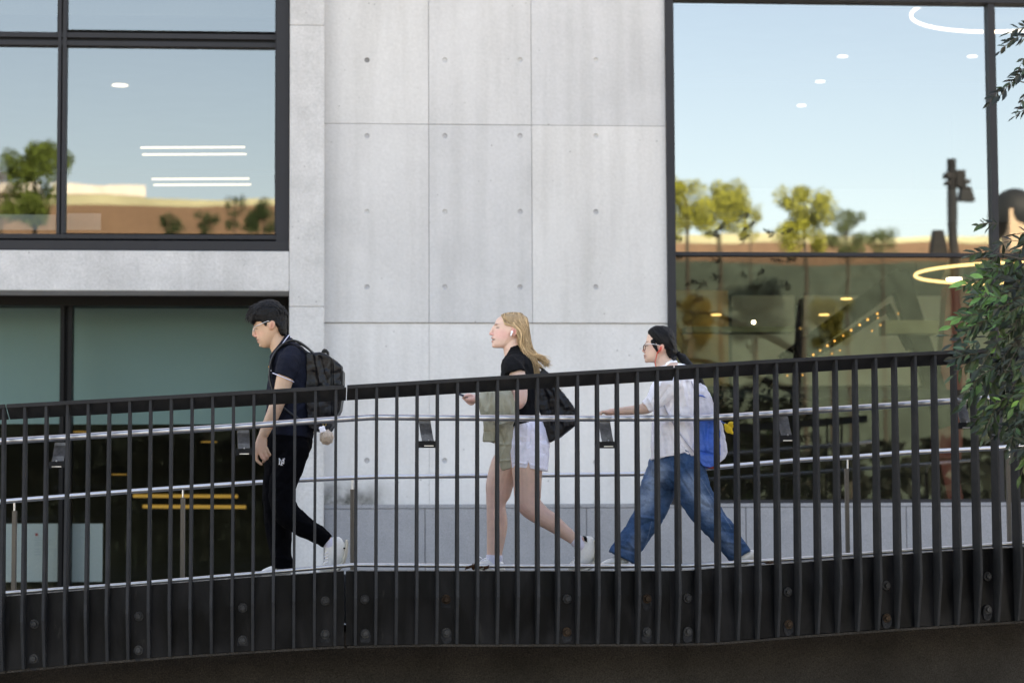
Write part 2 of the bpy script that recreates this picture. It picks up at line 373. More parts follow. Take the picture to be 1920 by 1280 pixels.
def disc(px, py, Y, r, m, label, group):
    bm = bmesh.new(); c = at(px, py, Y)
    bmesh.ops.create_cone(bm, cap_ends=True, segments=20, radius1=r, radius2=r * .9, depth=.008, matrix=Matrix.Translation(c))
    o = obj('downlight', bm, m); return tag(o, label, 'downlight', group)
disc(225, 160, 24.3, .085, m_lin, 'round ceiling downlight in the upper left window', 'downlights behind glass')
for (x, y, Y, s) in ((1580, 106, 27, 'nearest the middle'), (1823, 106, 27, 'below the cut white ring'), (1538, 153, 28.7, 'left and lower, in the sky reflection'), (1503, 198, 29.7, 'smallest and lowest, in the sky reflection')):
    disc(x, y, Y, .06, m_lin, f'round downlight in upper right window, {s}', 'downlights behind glass')
for (x, y, Y, s) in ((1587, 560, 26.6, 'above the sloping beam'), (1545, 590, 28, 'left of the sloping beam'), (1510, 615, 29.5, 'low beside the sloping beam'), (1343, 590, 28, 'near the left window frame'), (1780, 589, 28, 'by the red column')):
    disc(x, y, Y, .065, m_warm, f'warm downlight in lower right window, {s}', 'warm downlights behind glass')
for (x, y, Y, s) in ((150, 809, 24, 'beside the mullion'), (392, 828, 24, 'just under the blind'), (224, 889, 24.5, 'dim and low')):
    disc(x, y, Y, .085, m_amb, f'amber downlight in lower left window, {s}', 'amber lights behind lower left glass')
bm = bmesh.new(); bmesh.ops.create_uvsphere(bm, u_segments=16, v_segments=10, radius=.018, matrix=Matrix.Translation(at(1413, 604, 24)))
tag(obj('bulb', bm, m_white, smooth=True), 'small bright white bulb behind the lower right glass', 'bulb')

def ring_lamp(px, py, Y, R, m, label, a0=0, a1=2 * PI):
    bm = bmesh.new(); c = at(px, py, Y); n = 64
    pts = [c + Vector((R * math.cos(a0 + (a1 - a0) * k / n), R * math.sin(a0 + (a1 - a0) * k / n), 0)) for k in range(n + 1)]
    root = thing('ring_pendant', label, 'pendant lamp', c)
    tube(bm, pts, .0155, 10, cap=False); obj('light_ring', bm, m, root, smooth=True)
    for k in range(3):
        bm = bmesh.new(); a = a0 + (a1 - a0) * (.15 + .3 * k); p = c + Vector((R * math.cos(a), R * math.sin(a), 0)); tube(bm, [p, p + Vector((0, 0, 1.2))], .004, 5); obj('cable', bm, m_black, root)
m_ring = glow('white ring lamp', (1, .90, .78), .6); m_ringw = glow('warm ring lamp', (1, .72, .36), .42)
ring_lamp(1893, 22, 25.5, 185 * 25.5 / FPX, m_ring, 'white glowing ring lamp cut by the top of the right window')
ring_lamp(1907, 512, 25, 190 * 25 / FPX, m_ringw, 'warm glowing ring lamp behind lower right glass by the tree')
c = at(1789, 523, 24.5); root = thing('pendant_lamp', 'grey cone pendant lamp with bright disc inside the warm ring', 'pendant lamp', c)
bm = bmesh.new(); bmesh.ops.create_cone(bm, cap_ends=True, segments=28, radius1=.125, radius2=.05, depth=.24, matrix=Matrix.Translation(c + Vector((0, 0, .125)))); obj('lamp_shade', bm, mat('grey lamp shade', (.12, .12, .12), .5), root, smooth=False)
bm = bmesh.new(); bmesh.ops.create_cone(bm, cap_ends=True, segments=28, radius1=.075, radius2=.075, depth=.02, matrix=Matrix.Translation(c)); obj('diffuser', bm, m_white, root)
bm = bmesh.new(); tube(bm, [c + Vector((0, 0, .24)), c + Vector((0, 0, 1.7))], .006, 6); obj('cord', bm, m_black, root)
# A-frame with string lights
m_beam = mat('dark timber beam', (.006, .005, .003), .9, spec=.05)
root = thing('timber_frame', 'dark peaked timber frame standing inside the lower right window', 'frame', at(1650, 940, 25))
def beam(par, a, b, w, Y, nm='beam', m=m_beam):
    bm = bmesh.new(); A, B = at(*a, Y), at(*b, Y); d = (B - A); L = d.length; q = d.to_track_quat('X', 'Z').to_matrix()
    box(bm, (A + B) / 2, (L, w * 1.2, w), q); return obj(nm, bm, m, par)
beam(root, (1470, 680), (1690, 518), .19, 25); beam(root, (1682, 512), (1775, 800), .20, 25.2); beam(root, (1520, 670), (1665, 578), .07, 24.6); beam(root, (1662, 572), (1705, 655), .07, 24.7)
beam(root, (1260, 745), (1860, 738), .1, 25.6); beam(root, (1470, 680), (1400, 760), .1, 25)
m_str = glow('string light bulb', (1, .50, .14), .55)
root = thing('string_lights', 'string of small warm bulbs hung along the peaked timber frame', 'string lights', at(1600, 640, 24.3))
bp = [(1525, 665), (1538, 657), (1551, 648), (1565, 639), (1581, 629), (1596, 619), (1612, 609), (1627, 599), (1645, 588), (1646, 596), (1651, 609), (1635, 620), (1684, 588), (1560, 663), (1476, 704), (1505, 703), (1857, 818), (1575, 657)]
for i, (x, y) in enumerate(bp):
    bm = bmesh.new(); bmesh.ops.create_uvsphere(bm, u_segments=10, v_segments=6, radius=random.choice([.0075, .009, .010]) if i < 9 else .006, matrix=Matrix.Translation(at(x, y, 24.3))); obj('bulb', bm, m_str, root, smooth=True)
bm = bmesh.new(); tube(bm, [at(x, y - 2, 24.3) for x, y in bp[:9]], .004, 5); obj('cord', bm, m_black, root)
# red column and furniture hints
m_red = mat('rust red paint', (.26, .055, .035), .55)
root = thing('red_column', 'rust red inclined column inside the lower right window', 'column', at(1785, 960, 25.4))
beam(root, (1795, 540), (1772, 860), .28, 25.6, 'shaft', m_red); beam(root, (1772, 855), (1800, 990), .16, 25.6, 'shaft', m_red)
m_wood = mat('ochre panelling', (.62, .46, .16), .6, vary=.4, vscale=1.5)
bm = bmesh.new(); pbox(bm, 1268, 484, 1366, 722, -7.2, -7.0); tag(obj('wall_panel', bm, m_wood), 'ochre wall panel inside, next to the left frame of right window', 'wall panel')
m_teal = mat('pale green partition', (.75, .82, .66), .6, vary=.25, vscale=.7)
bm = bmesh.new(); pbox(bm, 1372, 484, 1490, 722, -7.8, -7.6); pbox(bm, 1508, 484, 1860, 722, -7.8, -7.6); tag(obj('screen', bm, m_teal), 'green tinted screens inside behind the peaked timber frame', 'screen')
bm = bmesh.new(); pbox(bm, 1286, 612, 1490, 622, -3.0, -2.7); pbox(bm, 1660, 600, 1760, 625, -3.5, -3.2); tag(obj('shelf', bm, mat('pale shelf', (.22, .22, .10), .6)), 'long pale shelf inside the lower right window', 'shelf')
# notices in lower left window
m_paper = mat('frosted white board', rgb(166, 168, 166), .7, vary=.04, bump=0)
m_ink = mat('grey print', (.32, .34, .35), .8, bump=0); m_inkr = mat('red print', (.35, .05, .05), .8, bump=0)
def notice(x0, x1, label, text):
    root = thing('notice_board', label, 'notice', FP((x0 + x1) / 2, 1092, -.5), 'notice boards in the lower left window')
    bm = bmesh.new(); pbox(bm, x0, 981, x1, 1090, -.53, -.51); obj('board', bm, m_paper, root)
    if text:
        bm = bmesh.new()
        for y, a, b in ((1007, 65, 90), (1011, 65, 97), (1016, 65, 94), (1020, 65, 97), (1028, 65, 108), (1033, 65, 78), (1038, 65, 76)): pbox(bm, a, y, b, y + 1.3, -.51, -.507)
        obj('print', bm, m_ink, root)
        bm = bmesh.new(); pbox(bm, 66, 999, 71, 1004, -.51, -.507); obj('logo', bm, m_inkr, root)
notice(8, 108, 'white notice board with faint print and red mark, left of mullion', True)
notice(132, 192, 'blank white notice board right of the mullion', False)
bm = bmesh.new(); pbox(bm, 126, 400, 189, 431, -.3, -.28); tag(obj('card', bm, m_paper), 'white card standing right of the mullion in upper left window', 'card', 'white cards on the upper sill')
bm = bmesh.new(); pbox(bm, -40, 402, 104, 431, -.3, -.28); tag(obj('card', bm, m_paper), 'long white card left of the mullion in upper left window', 'card', 'white cards on the upper sill')

# ------------------------------------------------------------------ the footbridge
def theta(X): return .15 + .05 * X
def Yr(X): return 14.8 + .15 * X + .025 * X * X
def Xof(px, Yg=15.0):
    X = (px - 960) / FPX * Yg
    for _ in range(4): X = (px - 960) / FPX * Yr(X)
    return X
def nrm(X): t = theta(X); return Vector((math.sin(t), -math.cos(t), 0))
def tng(X): t = theta(X); return Vector((math.cos(t), math.sin(t), 0))
def rp(px, py, inn=0.0):       # a point on the railing surface, moved inwards by inn
    X = Xof(px); return at(px, py, Yr(X) + inn * math.cos(theta(X)))
T_RAIL = [(-300, 775), (0, 758), (130, 751), (645, 722), (1262, 685), (1440, 674), (1640, 663.5), (1920, 650), (2500, 622)]
T_MID = [(-300, 1190), (40, 1166), (238, 1151), (317, 1144), (396, 1139), (512, 1129), (667, 1121), (820, 1119), (1000, 1118), (1276, 1114), (1464, 1106), (1578, 1096), (1728, 1086), (1877, 1075), (2500, 1030)]
T_FB = [(-300, 1285), (0, 1257), (172, 1240), (344, 1227), (500, 1217), (640, 1209), (795, 1206), (1000, 1206), (1250, 1205), (1344, 1203), (1500, 1190), (1710, 1175), (1920, 1162), (2500, 1122)]
T_FT = [(-300, 1140), (0, 1118), (240, 1099), (481, 1081), (560, 1076), (645, 1070), (1000, 1070), (1280, 1070), (1361, 1063), (1459, 1057), (1808, 1030), (1920, 1025), (2500, 985)]
T_FOOT = [(-300, 1132), (14, 1111), (240, 1095), (481, 1074.5), (655, 1059), (664, 1058.5), (1000, 1061), (1290, 1060), (1492, 1047), (1690, 1032), (1920, 1017), (2500, 980)]
T_HAND = [(-300, 843), (0, 827), (120, 820), (440, 800), (600, 788), (690, 782), (704, 781.5), (1000, 784), (1310, 784), (1330, 783), (1440, 776), (1500, 771), (1640, 762), (1860, 746), (2500, 705)]
T_FAR = [(-300, 962), (0, 940), (60, 935), (240, 921), (481, 904), (640, 896), (700, 893.5), (1000, 890.5), (1200, 888), (1361, 874), (1500, 862), (1590, 857), (1700, 848), (1860, 840), (1920, 835), (2500, 795)]
anc = [(-8, -314), (0, 5.9), (3, 126.2), (11, 437.5), (17, 668.7), (21, 821), (28, 1083.6), (33, 1270.6), (38, 1457), (42, 1605.7), (50, 1902), (60, 2272)]
anm = [(-8, -324), (0, 0.5), (1, 40.5), (3, 120), (11, 434.7), (17, 667), (21, 820.5), (25, 972.4), (33, 1276), (38, 1464), (42, 1615.5), (46, 1765.4), (50, 1917), (60, 2296)]

def sweep(bm, frames, prof, close=True):
    """frames: (point, inward dir); prof: (inward, up)"""
    rings = [[bm.verts.new(p + i * a + Vector((0, 0, b))) for a, b in prof] for p, i in frames]
    n = len(prof)
    for A, B in zip(rings, rings[1:]):
        for k in range(n): bm.faces.new((A[k], A[(k + 1) % n], B[(k + 1) % n], B[k]))
    bm.faces.new(rings[0]); bm.faces.new(rings[-1][::-1])
def frames(x0, x1, tab, inn=0, step=40):
    n = max(1, int(abs(x1 - x0) / step)); out = []
    for k in range(n + 1):
        px = x0 + (x1 - x0) * k / n; out.append((rp(px, interp(tab, px), inn), -nrm(Xof(px))))
    return out
sections = [(-330, 9.5, -8, 0), (12, 645, 1, 16), (651, 1262.5, 17, 32), (1265.5, 2300, 33, 60)]
sec_lab = ['short end of a black steel railing panel at the left picture edge', 'black steel railing panel in front of the walking man', 'middle black steel railing panel with a level foot, in front of blonde woman', 'right black steel railing panel rising behind the tree leaves']
bolts = [(64, 1169, 0), (63, 1234, 0), (260, 1155, 0), (260, 1218, 0), (455, 1139, 0), (455, 1199, 0), (610, 1126, 0), (610, 1188, 0), (684, 1123, 0), (685, 1187, 0), (837, 1123, 1), (837, 1185, 0),
         (1064, 1122, 0), (1063, 1184, 1), (1214, 1122, 1), (1213, 1184, 0), (1290, 1121, 0), (1290, 1183, 0), (1478, 1109, 0), (1479, 1170, 1), (1663, 1097, 0), (1663, 1158, 1), (1853, 1080, 0), (1852, 1142, 0)]
OUT = .20
def mid_pt(px):
    X = Xof(px); Y = Yr(X) - OUT * math.cos(theta(X)); return at(px, interp(T_MID, px), Y), X
for si, (xa, xb, n0, n1) in enumerate(sections):
    root = thing('railing_panel', sec_lab[si], 'railing', mid_pt((xa + xb) / 2)[0], 'steel railing panels along the footbridge')
    bm = bmesh.new(); fr = frames(xa, xb, T_RAIL)
    sweep(bm, fr, [(-.006, -.024), (-.006, 0), (.012, 0), (.012, -.024)])
    obj('top_rail', bm, m_steel, root, bevel=.002)
    bm = bmesh.new(); sweep(bm, frames(xa + (6.5 if si == 3 else 0), xb + (7 if si == 2 else 4.5 if si == 1 else 0), T_RAIL), [(.0125, -.012), (.0125, -.022), (.112, -.088), (.115, -.080)])
    obj('cap_plate', bm, m_steel, root)
    for n in range(n0, n1 + 1):
        xt, xm = interp(anc, n), interp(anm, n); Xt = Xof(xt)
        yt = interp(T_RAIL, xt) + 7.0
        T = rp(xt, yt); M, Xm = mid_pt(xm); N_ = nrm(Xm); tt = tng(Xm)
        zb = at(xm, interp(T_FB, xm) + 1, M.y + .06).z
        Bp = M - N_ * .056; Bp.z = zb
        K = rp(xt, interp(T_FT, xt), 0)
        w = .0085; bm = bmesh.new(); inn = -N_
        prof = [(T, 0), (M, 0), (Bp, 0), (Bp, .04), (M, .108), (T, .062)]
        A = [bm.verts.new(p + inn * d - tt * w) for p, d in prof]; B = [bm.verts.new(p + inn * d + tt * w) for p, d in prof]
        for k in range(6): bm.faces.new((A[k], A[(k + 1) % 6], B[(k + 1) % 6], B[k]))
        bm.faces.new((A[0], A[1], A[4], A[5])); bm.faces.new((A[1], A[2], A[3], A[4])); bm.faces.new((B[5], B[4], B[1], B[0])); bm.faces.new((B[4], B[3], B[2], B[1]))
        obj('baluster', bm, m_steel, root, bevel=.0018)
    # fascia plate
    bm = bmesh.new(); n = max(2, int((xb - xa) / 38)); rings = []
    for k in range(n + 1):
        px = xa + (xb - xa) * k / n + (-1.5 if k == 0 and si else 1.0 if k == n else 0); M, X = mid_pt(px); i = -nrm(X)
        ft = at(px, interp(T_FT, px), M.y + .115); fb = at(px, interp(T_FB, px), M.y + .095)
        top = M + i * .115; top.z = ft.z; bot = M + i * .095; bot.z = fb.z; Mp = M + i * .105
        rings.append([bm.verts.new(p) for p in (top, Mp, bot, bot + i * .012, Mp + i * .012, top + i * .012)])
    for A, B in zip(rings, rings[1:]):
        for k in range(6): bm.faces.new((A[k], A[(k + 1) % 6], B[(k + 1) % 6], B[k]))
    bm.faces.new(rings[0]); bm.faces.new(rings[-1][::-1])
    obj('fascia_plate', bm, m_fascia, root)
    bm = bmesh.new(); sweep(bm, [(at(px, interp(T_FT, px), mid_pt(px)[0].y + .117), -nrm(Xof(px))) for px in np.linspace(xa, xb, 30)], [(.002, 0), (.002, .005), (.02, .005), (.02, 0)]); obj('edge_strip', bm, m_edge, root)
    bm = bmesh.new(); sweep(bm, [(at(px, interp(T_FB, px) + 1, mid_pt(px)[0].y + .10), -nrm(Xof(px))) for px in np.linspace(xa, xb, 30)], [(.0, 0), (.0, -.014), (.10, -.014), (.10, 0)]); obj('ledge', bm, m_abut, root)
    for (bx, by, rust) in bolts:
        if not xa < bx < xb: continue
        M, X = mid_pt(bx); i = -nrm(X); zf = (by - interp(T_MID, bx)); c = at(bx, by, (M + i * .095).y); c = c + i * (.0 if by > interp(T_MID, bx) + 25 else .008)
        q = nrm(X).to_track_quat('Z', 'Y').to_matrix().to_4x4()
        bm = bmesh.new(); bmesh.ops.create_cone(bm, cap_ends=True, segments=20, radius1=.030, radius2=.027, depth=.008, matrix=Matrix.Translation(c) @ q); b = obj('bolt', bm, m_rust if rust else m_bolt, root)
        bm = bmesh.new(); bmesh.ops.create_cone(bm, cap_ends=True, segments=6, radius1=.017, radius2=.016, depth=.02, matrix=Matrix.Translation(c + nrm(X) * .013) @ q); obj('bolt_head', bm, m_rust if rust else m_bolt, b)
        if by > interp(T_MID, bx) + 20 or rust:
            bm = bmesh.new(); n = 22; random.seed(int(bx + by))
            cc = c + Vector((0, 0, -.006)) + i * .001; tt = tng(X); V = []
            for k in range(n):
                a = 2 * PI * k / n; r = .033 * (1 + random.uniform(-.08, .08)); r *= 1 + .9 * max(0, -math.sin(a)) ** 3
                V.append(bm.verts.new(cc + tt * r * math.cos(a) + Vector((0, 0, r * math.sin(a)))))
            W = [bm.verts.new(v.co + i * .004) for v in V]
            bm.faces.new(V); bm.faces.new(W[::-1])
            for k in range(n): bm.faces.new((V[k], V[(k + 1) % n], W[(k + 1) % n], W[k]))
            obj('stain', bm, m_stain, root)

def tube_px(bm, xs, tab, inn, r, seg=14, far=False):
    tube(bm, [rp(x, interp(tab, x), inn) for x in xs], r, seg)
xs_h = [-330, -200, 0, 120, 280, 440, 600, 690, 696, 704, 800, 1000, 1150, 1310, 1318, 1330, 1440, 1500, 1640, 1750, 1860, 2100, 2300]
root = thing('handrail', 'polished steel handrail tube on curved strap brackets inside the near railing', 'handrail', rp(960, 790, .13))
bm = bmesh.new(); tube_px(bm, xs_h, T_HAND, .13, .020, 20); obj('rail_tube', bm, m_stainless, root, smooth=True)
for (bx, y0, y1, sk) in ((110, 829, 877, -4), (457, 805, 853, 1), (800, 788, 838, 4), (1137, 788, 839, 4), (1472, 779, 828, 5), (1808, 757, 804, 5), (-230, 850, 900, -5), (2150, 735, 783, 6)):
    X = Xof(bx); i = -nrm(X); tt = tng(X); w = .037
    pr = [(bx - sk, y0, .13), (bx - sk * .8, y0 + 6, .125), (bx, y0 + 26, .075), (bx + sk * .8, y0 + 42, .058), (bx + sk, y1 - 3, .058)]
    P = [rp(a, b, c) for a, b, c in pr]; bm = bmesh.new(); R = []
    for p in P: R.append([bm.verts.new(p - tt * w), bm.verts.new(p + tt * w), bm.verts.new(p + tt * w + i * .005), bm.verts.new(p - tt * w + i * .005)])
    for A, B in zip(R, R[1:]):
        for k in range(4): bm.faces.new((A[k], A[(k + 1) % 4], B[(k + 1) % 4], B[k]))
    bm.faces.new(R[0]); bm.faces.new(R[-1][::-1])
    b = obj('bracket', bm, m_bracket, root, bevel=.0015)
    bm = bmesh.new(); bmesh.ops.create_uvsphere(bm, u_segments=12, v_segments=8, radius=.006, matrix=Matrix.Translation(rp(bx + sk, y1 - 13, .054))); obj('screw', bm, m_dull, b, smooth=True)
    # cross bar between two balusters
    bm = bmesh.new(); L = rp(bx - 19, y1 - 5, .052); Rr = rp(bx + 19, y1 - 5 - (2 if abs(bx - 960) > 400 else 0), .052)
    hexa(bm, [L + Vector((0, 0, -.02)), Rr + Vector((0, 0, -.02)), Rr + i * .008 + Vector((0, 0, -.02)), L + i * .008 + Vector((0, 0, -.02)), L + Vector((0, 0, .022)), Rr + Vector((0, 0, .022)), Rr + i * .008 + Vector((0, 0, .022)), L + i * .008 + Vector((0, 0, .022))])
    obj('cross_bar', bm, m_steel, b)
    bm = bmesh.new(); p = rp(bx + sk, y1 - 2.5, .045); box(bm, p, (.058, .012, .005)); obj('lip', bm, m_dull, b)
root = thing('foot_rail', 'thin polished steel tube along the foot of the railing', 'foot rail', rp(960, 1060, .06))
bm = bmesh.new(); tube_px(bm, [-330, 14, 240, 481, 655, 664, 1000, 1290, 1492, 1690, 1920, 2300], T_FOOT, .06, .013, 14); obj('rail_tube', bm, m_dull, root, smooth=True)
root = thing('handrail', 'second steel handrail on thin brown posts along the far deck edge', 'handrail', rp(960, 890, 2.0))
bm = bmesh.new(); tube_px(bm, [-330, 0, 60, 240, 481, 640, 700, 1000, 1200, 1361, 1500, 1590, 1700, 1860, 1920, 2300], T_FAR, 2.0, .0165, 16); obj('rail_tube', bm, m_stainless, root, smooth=True)
for (x, y0, y1) in ((27, 957, 1130), (343, 932, 1095), (661, 917, 1075), (969, 914, 1075), (1275, 908, 1075), (1589, 878, 1052), (1892, 857, 1035), (-290, 975, 1150), (2200, 836, 1010)):
    bm = bmesh.new(); a = rp(x, y0, 2.0); b = rp(x - 1, y1, 2.0); box(bm, (a + b) / 2, (.026, .05, a.z - b.z)); p = obj('post', bm, m_post, root)
    bm = bmesh.new(); tube(bm, [a, rp(x, interp(T_FAR, x) + 3, 2.0)], .0065, 8); obj('pin', bm, m_dull, p)

# deck
bm = bmesh.new(); rings = []
for k in range(41):
    px = -330 + 2630 * k / 40; X = Xof(px); a = rp(px, interp(T_FT, px) - 1, .035); i = -nrm(X); b = a + i * 2.06 - Vector((0, 0, .07)); a.z -= .02
    rings.append([bm.verts.new(p) for p in (a, b, b - Vector((0, 0, .3)), a - Vector((0, 0, .3)) + i * .04)])
for A, B in zip(rings, rings[1:]):
    for k in range(4): bm.faces.new((A[k], A[(k + 1) % 4], B[(k + 1) % 4], B[k]))
bm.faces.new(rings[0]); bm.faces.new(rings[-1][::-1])
tag(obj('footbridge_deck', bm, m_deck), kind='structure')
# abutment wall under the deck
bm = bmesh.new(); rings = []
for k in range(41):
    px = -330 + 2630 * k / 40; X = Xof(px); a = rp(px, interp(T_FB, px), .03); i = -nrm(X)
    z1 = a.z + .06; A_ = a + i * .6; B_ = a + i * 1.7
    rings.append([bm.verts.new(Vector((p.x, p.y, z))) for p, z in ((A_, z1), (B_, z1), (B_, -.1), (A_, -.1))])
for A, B in zip(rings, rings[1:]):
    for k in range(4): bm.faces.new((A[k], A[(k + 1) % 4], B[(k + 1) % 4], B[k]))
bm.faces.new(rings[0]); bm.faces.new(rings[-1][::-1])
tag(obj('ramp_wall', bm, m_abut), 'dark sandblasted concrete wall carrying the footbridge', 'wall')

# dry leaves on the edge
m_dry = mat('dry brown leaf', (.09, .035, .012), .8, vary=.4, vscale=40)
random.seed(3)
for (x, y, n, lab) in ((887, 1063, 4, 'curled brown leaf at the foot rail by blonde woman'), (905, 1066, 3, 'small brown leaf by the blonde woman at foot rail'), (320, 1103, 3, 'dry leaf scrap on the edge below left bars'), (358, 1101, 3, 'dry leaf scrap just right of another at lower left'), (398, 1096, 3, 'dry leaf scrap on the edge left of the man'), (1444, 1056, 3, 'dry leaf scrap on the edge right of the third walker')):
    bm = bmesh.new()
    for k in range(n):
        c = rp(x + random.uniform(-9, 9), y + random.uniform(-2, 2), .03); q = Euler((random.uniform(-1, 1), random.uniform(-1, 1), random.uniform(0, 6))).to_matrix()
        L = random.uniform(.02, .035); P = [(-L, 0, 0), (-L * .3, L * .4, .006), (L * .4, L * .3, -.004), (L, 0, .008), (L * .3, -L * .4, 0), (-L * .4, -L * .35, .01)]
        f = [bm.verts.new(c + q @ Vector(p)) for p in P]; g = [bm.verts.new(c + q @ Vector(p) + Vector((0, 0, .002))) for p in P]
        bm.faces.new(f); bm.faces.new(g[::-1]); [bm.faces.new((f[j], f[(j + 1) % 6], g[(j + 1) % 6], g[j])) for j in range(6)]
    tag(obj('dry_leaf', bm, m_dry), lab, 'leaf', 'dry leaves on the bridge edge')

# ================================================================== PEOPLE
PPM = 293.0
def s2w(co, D0):      # person space (photo px, depth in px) -> world
    out = np.empty_like(co); r = np.array(ROT)
    d = np.stack([(co[:, 0] - 960) / FPX, -(co[:, 1] - 640) / FPX, -np.ones(len(co))], 1) @ r.T
    # one scale for the whole figure: offsets in depth move straight back
    t = (D0 / d[:, 1])[:, None]; p = np.array(CAM) + d * t; p[:, 1] += co[:, 2] / PPM
    return p
def cat_rom(pts, k=4):
    P = [np.array(p, float) for p in pts]; out = []
    if len(P) < 3: return [P[0] + (P[-1] - P[0]) * t / k for t in range(k + 1)]
    for i in range(len(P) - 1):
        p0, p1, p2, p3 = P[max(i - 1, 0)], P[i], P[i + 1], P[min(i + 2, len(P) - 1)]
        for j in range(k):
            t = j / k
            out.append(.5 * ((2 * p1) + (-p0 + p2) * t + (2 * p0 - 5 * p1 + 4 * p2 - p3) * t * t + (-p0 + 3 * p1 - 3 * p2 + p3) * t ** 3))
    out.append(P[-1]); return out
def loft(bm, pts, seg=20, k=4, flat=(False, False)):
    """pts: (x, y, d, r in picture plane, r in depth)"""
    pts = [(p[0], p[1], p[2], p[3], p[4] if len(p) > 4 else p[3]) for p in pts]
    Q = cat_rom(pts, k); rings = []; n = len(Q)
    def ring(c, t, ra, rb):
        a = Vector(t).cross(Vector((0, 0, 1)))
        if a.length < .2: a = Vector((1, 0, 0))
        a.normalize(); b = Vector(t).cross(a).normalized(); c = Vector(c)
        return [bm.verts.new(c + a * ra * math.cos(2 * PI * j / seg) + b * rb * math.sin(2 * PI * j / seg)) for j in range(seg)]
    for i, q in enumerate(Q):
        t = Vector(Q[min(i + 1, n - 1)][:3] - Q[max(i - 1, 0)][:3]).normalized()
        if i == 0 and not flat[0]:
            for f, s in ((.75, .45), (.45, .8)): rings.append(ring(Vector(q[:3]) - t * min(q[3], q[4]) * f, t, q[3] * s, q[4] * s))
        rings.append(ring(q[:3], t, q[3], q[4]))
        if i == n - 1 and not flat[1]:
            for f, s in ((.45, .8), (.75, .45)): rings.append(ring(Vector(q[:3]) + t * min(q[3], q[4]) * f, t, q[3] * s, q[4] * s))
    for A, B in zip(rings, rings[1:]):
        for j in range(seg): bm.faces.new((A[j], A[(j + 1) % seg], B[(j + 1) % seg], B[j]))
    bm.faces.new(rings[0][::-1]); bm.faces.new(rings[-1])
def slices(bm, tab, d0=0, seg=28, nar=.0, p=2.0, k=3):
    """horizontal slices (y, x front, x back, half width)"""
    Q = cat_rom([(a, b, c, d) for a, b, c, d in tab], k); rings = []
    for y, xf, xb, w in Q:
        cx, a = (xf + xb) / 2, (xb - xf) / 2; R = []
        for j in range(seg):
            t = 2 * PI * j / seg; ct, st = math.cos(t), math.sin(t)
            e = 2 / p; X = abs(ct) ** e * (1 if ct > 0 else -1); S = abs(st) ** e * (1 if st > 0 else -1)
            R.append(bm.verts.new((cx - a * X, y, d0 + w * S * (1 - nar * max(0, X)))))
        rings.append(R)
    for A, B in zip(rings, rings[1:]):
        for j in range(seg): bm.faces.new((A[j], A[(j + 1) % seg], B[(j + 1) % seg], B[j]))
    bm.faces.new(rings[0][::-1]); bm.faces.new(rings[-1])
def ell(bm, x, y, d, rx, ry, rd, rot=0):
    M = Matrix.Translation((x, y, d)) @ Matrix.Rotation(rot, 4, 'Z') @ Matrix.Diagonal((rx, ry, rd, 1))
    bmesh.ops.create_uvsphere(bm, u_segments=20, v_segments=12, radius=1, matrix=M)
def slab(bm, poly, d0, d1):
    A = [bm.verts.new((x, y, d0)) for x, y in poly]; B = [bm.verts.new((x, y, d1)) for x, y in poly]; n = len(poly)
    bm.faces.new(A); bm.faces.new(B[::-1])
    for j in range(n): bm.faces.new((A[j], A[(j + 1) % n], B[(j + 1) % n], B[j]))
def remesh(bm, voxel=1.1, it=4, fac=.5):
    bmesh.ops.recalc_face_normals(bm, faces=bm.faces)
    me = bpy.data.meshes.new('tmp'); bm.to_mesh(me); bm.free()
    o = bpy.data.objects.new('tmp', me); C.objects.link(o)
    r = o.modifiers.new('r', 'REMESH'); r.mode = 'VOXEL'; r.voxel_size = voxel; r.adaptivity = 0
    if it: s = o.modifiers.new('s', 'SMOOTH'); s.factor = fac; s.iterations = it
    dg = bpy.context.evaluated_depsgraph_get(); ev = o.evaluated_get(dg); out = bpy.data.meshes.new_from_object(ev)
    bpy.data.objects.remove(o); bpy.data.meshes.remove(me); out.materials.clear(); return out
def coords(me):
    n = len(me.vertices); a = np.empty(n * 3, dtype=np.float32); me.vertices.foreach_get('co', a); return a.reshape(-1, 3).astype(float)
def normals(me):
    n = len(me.vertices); a = np.empty(n * 3, dtype=np.float32); me.vertices.foreach_get('normal', a); return a.reshape(-1, 3).astype(float)
def set_co(me, a): me.vertices.foreach_set('co', a.astype(np.float32).ravel()); me.update()
def segdist(c, a, b):
    a, b = np.array(a, float), np.array(b, float); ab = b - a; t = np.clip(((c - a) @ ab) / (ab @ ab), 0, 1)
    return np.hypot(*(c - (a + t[:, None] * ab)).T)
def wrinkle(me, folds=(), amp=.6, freq=.05, stretch=(1, 1, 1), seed=0, warp=None):
    c = coords(me); n = normals(me)
    off = np.array([noise.fractal(Vector(((x * stretch[0]) * freq + seed, (y * stretch[1]) * freq, (z * stretch[2]) * freq)), .8, 2.0, 3) for x, y, z in c]) * amp * 1.25
    near = np.clip(-n[:, 2] + .4, 0, 1)
    for (x0, y0, x1, y1, am, w) in folds:
        off += 1.35 * am * np.exp(-(segdist(c[:, :2], (x0, y0), (x1, y1)) / w) ** 2) * near
    c = c + n * off[:, None]
    if warp: c = warp(c)
    set_co(me, c)
def paint(me, fn):
    c = coords(me); col = fn(c, normals(me)); a = me.color_attributes.new('tint', 'FLOAT_COLOR', 'POINT')
    rgba = np.concatenate([col, np.ones((len(col), 1))], 1).astype(np.float32); a.data.foreach_set('color', rgba.ravel())
def person_obj(name, me, m, parent, D0):
    set_co(me, s2w(coords(me), D0)); return mesh_obj(name, me, m, parent, smooth=True)
def person_bm(name, bm, m, parent, D0, smooth=True):
    bmesh.ops.recalc_face_normals(bm, faces=bm.faces); me = bpy.data.meshes.new(name); bm.to_mesh(me); bm.free(); return person_obj(name, me, m, parent, D0)
